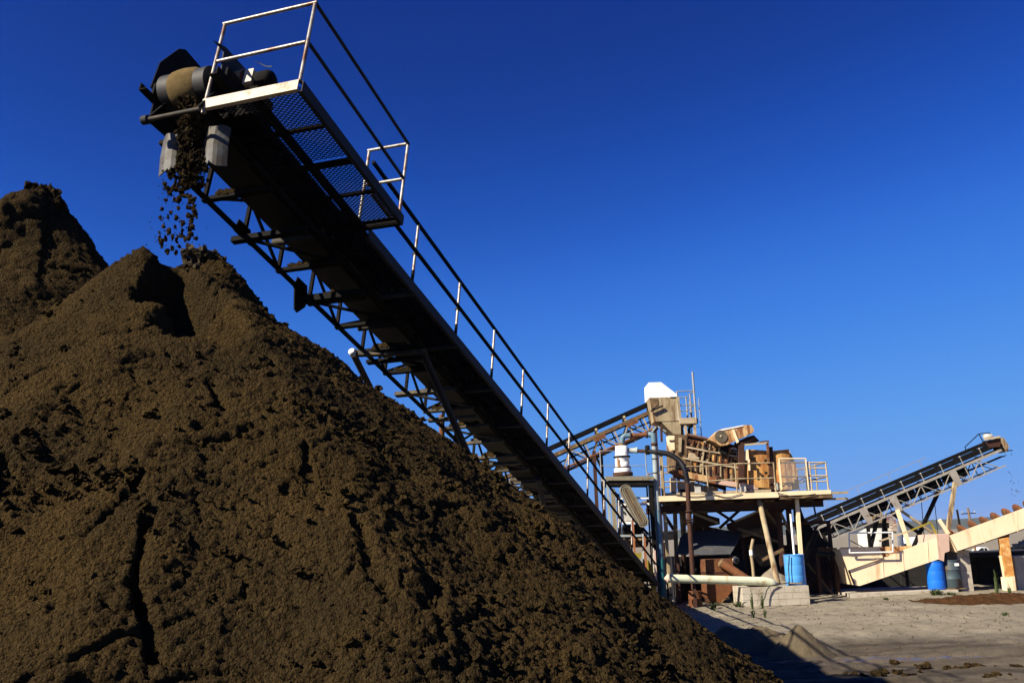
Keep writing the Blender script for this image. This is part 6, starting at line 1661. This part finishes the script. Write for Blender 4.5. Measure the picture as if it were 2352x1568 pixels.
# utility poles
for x, top, h, lab in (((57.772, 125.000, 4.273), 0, 0, 'dark leaning utility pole far off, left of its twin'), ((56.854, 120.000, 4.345), 1, 0, 'utility pole with a pale transformer can, far right')):
    t = thing('utility_pole', gz(x), lab, 'utility pole', 'utility poles beyond the yard')
    b = V(gz(x)) + X_ * 0.3
    Tube('pole', 'wood' if top else 'dark_steel', t, [b, x], [0.17, 0.13], 10)
    Bar('cross_arm', 'dark_steel', t, V(x) + V((-0.9, 0, -0.7 if top else -3.0)), V(x) + V((0.9, 0, -0.65 if top else -3.05)), 0.1, 0.12)
    for k in (-0.8, 0.0, 0.8):
        MB().lathe(V(x) + V((k, 0, -0.6 if top else -2.95)), Z_, [(0.06, 0), (0.08, 0.08), (0.04, 0.2)], 8).build('insulator', 'panel_grey', t)
    if top:
        MB().lathe(V(x) + V((0.35, -0.2, -3.2)), Z_, [(0.2, 0), (0.28, 0.05), (0.28, 0.95), (0.15, 1.05)], 14).build('transformer', 'white_paint', t)
for x0, x1 in (((55.430, 130.000, 6.680), (54.952, 130.000, 3.592)), ((61.547, 140.000, 5.293), (61.378, 140.000, 3.262))):
    t = thing('antenna_mast', gz(x1), 'thin far antenna mast, %s of the two' % ('left' if x0[0] < (58.331, 135.000, 5.035)[0] else 'right'), 'mast')
    Tube('mast', 'dark_steel', t, [gz(x1), x0], 0.05, 6)
# stone rubble heap far right, and low clutter of the yard far behind
def rubble(name, p, w, d, h, n, label, mat='rubble'):
    b = V(gz((p[0], p[1], 0)))
    mb = MB(); rg = random.Random(int(p[0] * 7))
    core = MB()
    for k in range(n):
        a = rg.uniform(0, 6.28); q = math.sqrt(rg.random())
        x, y = b.x + w / 2 * q * math.cos(a), b.y + d / 2 * q * math.sin(a)
        z = b.z + h * (1 - q) * rg.uniform(0.5, 1.0)
        r = rg.uniform(0.18, 0.5) * (h / 3)
        mb.blob((x, y, z), (r * 1.2, r, r * 0.8), rg, 7, 5, 0.35, False)
    o = mb.build(name, mat, None, 'stuff')
    return tag(o, label, 'rubble')
rb = (32.475, 62.000, 0.638)
rubble('stone_heap', (rb[0] + 2.2, 62), 7, 5, 3.0, 420, 'heap of pale broken stone beyond the right end of the cream trough')
rb = (3.907, 60.000, 1.769)
rubble('stone_heap', (rb[0], 60), 3.4, 3, 1.2, 200, 'low heap of tan stone seen below the stacker conveyor')
rb = (18.553, 75.000, 1.480)
rubble('stone_heap', (rb[0], 75), 3.4, 3, 1.9, 200, 'pale stone heap far behind the leaning cream deck leg')
# light blocks with a black lattice at the tail of the stacker
lt = thing('block_bay', gz((4.496, 30.600, 0.239)), 'pale block wall behind a black lattice at the stacker tail', 'wall')
lb0, lb1 = (4.436, 30.900, 0.606), (4.688, 30.900, 0.189)
block_wall(lt, lb0[0], lb1[0], 30.9, 31.2, zgf(lb0[0], 30.9), 3, 0.26, (lb0[2] - zgf(lb0[0], 30.9)) / 3)
for q in (0.2, 0.62, 0.95):
    x = lb0[0] + (lb1[0] - lb0[0]) * q
    MB().abox((x - 0.02, 30.6, -0.05), (x + 0.02, 30.64, lb0[2] + 0.1)).build('lattice_bar', 'dark_steel', lt)
MB().abox((lb0[0] - 0.1, 30.55, lb0[2] * 0.45), (lb1[0] + 0.1, 30.59, lb0[2] * 0.45 + 0.05)).build('lattice_bar', 'dark_steel', lt)

# ---------------------------------------------------------------- foreground yard details
sh = (5.158, 18.200, 0.421)
XX, YY2 = np.meshgrid(np.linspace(sh[0] - 1.3, sh[0] + 1.5, 150), np.linspace(16.9, 19.4, 130))
rr = np.hypot((XX - sh[0]), (YY2 - 18.2) * 1.1)
ZZ = sh[2] - 1.12 * (np.sqrt(rr * rr + 0.003) - 0.05) + 0.22 * rr ** 1.7 + 0.016 * fbm(XX * 9, YY2 * 9, 0 * XX, 4)
sc2 = grid_mesh('sand_heap', XX, YY2, ZZ, 'heap_dirt', ZZ > zg(XX, YY2) - 0.04)
tag(sc2, 'small pointed sand heap on the mud, crossed by railing shadows', 'sand heap')
sh2 = (4.799, 19.600, 0.376)
XX, YY2 = np.meshgrid(np.linspace(sh2[0] - 1.6, sh2[0] + 1.2, 150), np.linspace(18.2, 21.2, 130))
rr = np.hypot((XX - sh2[0] + 0.35) * 0.72, (YY2 - 19.6))
ZZ = sh2[2] - 0.16 - 0.5 * np.maximum(0, rr - 0.35) + 0.06 * fbm(XX * 3, YY2 * 3, 0 * XX + 5, 4) + 0.05 * (0.5 - worley(XX * 5, YY2 * 5, 0 * XX))
tag(grid_mesh('dirt_mound', XX, YY2, ZZ, 'heap_dirt', ZZ > zg(XX, YY2) - 0.04), 'low flat-topped crumbling dirt mound left of the pointed sand heap', 'dirt mound')
# rusty mulch drift on the right
mh = (13.193, 27.500, -0.042)
XX, YY2 = np.meshgrid(np.linspace(mh[0] - 3.6, mh[0] + 3.2, 240), np.linspace(24.6, 30.4, 150))
ang = (YY2 - 27.4) + (XX - mh[0]) * 0.42
ZZ = zg(XX, YY2) + 0.24 * np.exp(-(ang / 0.8) ** 2 - ((XX - mh[0] - 0.35) / 1.75) ** 4) - 0.03 + 0.035 * fbm(XX * 5, YY2 * 5, 0 * XX + 2, 4)
tag(grid_mesh('mulch_drift', XX, YY2, ZZ, 'mulch', ZZ > zg(XX, YY2) - 0.01), 'low drift of rusty brown debris on the dirt at right', 'debris')
# mud clods along the bottom edge
mc = MB(); rg = random.Random(77)
for k in range(900):
    x, y = rg.uniform(2.5, 12), 12.3 + 4.6 * rg.random() ** 1.6
    v = perlin(np.array([x * 0.5]), np.array([y * 0.9]), np.array([0.7]))[0]
    if v < 0.12: continue
    r = rg.uniform(0.015, 0.075)
    mc.blob((x, y, zgf(x, y) + r * 0.3), (r * 1.2, r, r * 0.8), rg, 6, 4, 0.45, False)
tag(mc.build('mud_clods', 'sand', None, 'stuff'), 'dark mud clods strewn over the wheel ruts in the foreground', 'mud')
gc = MB()
for k in range(900):
    x, y = rg.uniform(4.5, 15.5), rg.uniform(17.5, 31)
    r = rg.uniform(0.006, 0.022)
    gc.blob((x, y, zgf(x, y) + r * 0.3), r, rg, 6, 4, 0.4, False)
tag(gc.build('yard_stones', 'heap_dirt', None, 'stuff'), 'small loose stones scattered over the pale yard dirt', 'stones')
# weeds
def weed(x, y, h, n, spread, label, tall=False):
    z = zgf(x, y)
    t = thing('weed', (x, y, z), label, 'weed', 'weeds in the yard dirt')
    rg = random.Random(int(x * 31 + y * 17))
    mb = MB()
    for k in range(n):
        a = rg.uniform(0, 6.28); l = h * rg.uniform(0.5, 1.0); s_ = spread * rg.uniform(0.2, 1.0)
        b = V((x + rg.uniform(-0.3, 0.3) * spread, y + rg.uniform(-0.3, 0.3) * spread, z))
        m = b + V((math.cos(a) * s_ * 0.4, math.sin(a) * s_ * 0.4, l * 0.65)); e = b + V((math.cos(a) * s_, math.sin(a) * s_, l * rg.uniform(0.7, 1.0)))
        sd = V((-math.sin(a), math.cos(a), 0)) * (0.012 if not tall else 0.009)
        mb.quad([b - sd, b + sd, m + sd * 1.2, m - sd * 1.2]); mb.quad([m - sd * 1.2, m + sd * 1.2, e])
    mb.build('blades', 'leaf_green', t)
    if tall:
        st_ = MB(); st_.tube([(x, y, z), (x + 0.03, y, z + h * 0.6), (x - 0.02, y, z + h)], [0.012, 0.009, 0.004], 6)
        so = st_.build('stem', 'leaf_green', t)
        lf = MB()
        for k in range(16):
            q = rg.uniform(0.25, 1.0); a = rg.uniform(0, 6.28); l = rg.uniform(0.03, 0.085) * (1.2 - 0.5 * q)
            b = V((x + 0.01, y, z + h * q)); e = b + V((math.cos(a) * l, math.sin(a) * l, l * 0.6)); sd = V((-math.sin(a), math.cos(a), 0)) * 0.012
            mm = (b + e) / 2 + V((0, 0, 0.01))
            lf.quad([b, mm + sd, e, mm - sd])
        lf.build('leaves', 'leaf_green', t)
for p, h, n, s_, lab, tall in (((5.592, 28.200, 0.108), 0.24, 60, 0.22, 'grassy weed tuft in front of the rusty hopper', False), ((6.413, 28.600, 0.079), 0.2, 50, 0.3, 'low weed patch at the left foot of the block plinth', False),
                               ((6.631, 27.800, 0.063), 0.55, 14, 0.1, 'tall thin weed in front of the block plinth, left of the cable', True), ((6.948, 27.900, 0.046), 0.45, 14, 0.1, 'leafy weed in front of the block plinth, beside the cable', True),
                               ((13.139, 30.600, 0.014), 0.26, 70, 0.35, 'weed tuft in front of the bright blue barrel', False), ((13.543, 30.500, -0.008), 0.12, 40, 0.35, 'low weeds in front of the grey drum', False),
                               ((14.767, 30.000, -0.036), 0.75, 24, 0.15, 'tall weed left of the orange post', True), ((11.148, 29.600, 0.056), 0.13, 40, 0.16, 'tiny dark weed on bare dirt below the cream trough', False),
                               ((14.646, 29.000, -0.080), 0.35, 16, 0.12, 'upright weed at the right end of the debris drift', True), ((11.681, 23.500, -0.057), 0.10, 26, 0.14, 'small weed on the dirt below the debris drift', False),
                               ((5.878, 24.600, 0.048), 0.24, 14, 0.10, 'sparse weed on dirt below the block plinth', True), ((6.118, 24.400, 0.055), 0.26, 12, 0.08, 'thin lone weed right of the sparse one, below the plinth', True)):
    weed(p[0], p[1], h, n, s_, lab, tall)

HAZE = 0.00007
# ---------------------------------------------------------------- thin haze over the whole site
hz = bpy.data.materials.new('haze_air'); hz.use_nodes = True
hn = hz.node_tree.nodes; hl = hz.node_tree.links
for nd in list(hn): hn.remove(nd)
ho = hn.new('ShaderNodeOutputMaterial'); hv = hn.new('ShaderNodeVolumePrincipled')
hv.inputs['Color'].default_value = (0.80, 0.88, 1.0, 1); hv.inputs['Density'].default_value = HAZE; hv.inputs['Anisotropy'].default_value = 0.2
hl.new(hv.outputs['Volume'], ho.inputs['Volume'])
M['haze_air'] = hz
hb = MB().abox((-5000, -900, -8), (5000, 8000, 45)).build('haze', 'haze_air', None, 'stuff')
tag(hb, 'thin pale haze hanging over the yard and distant hills', 'haze')
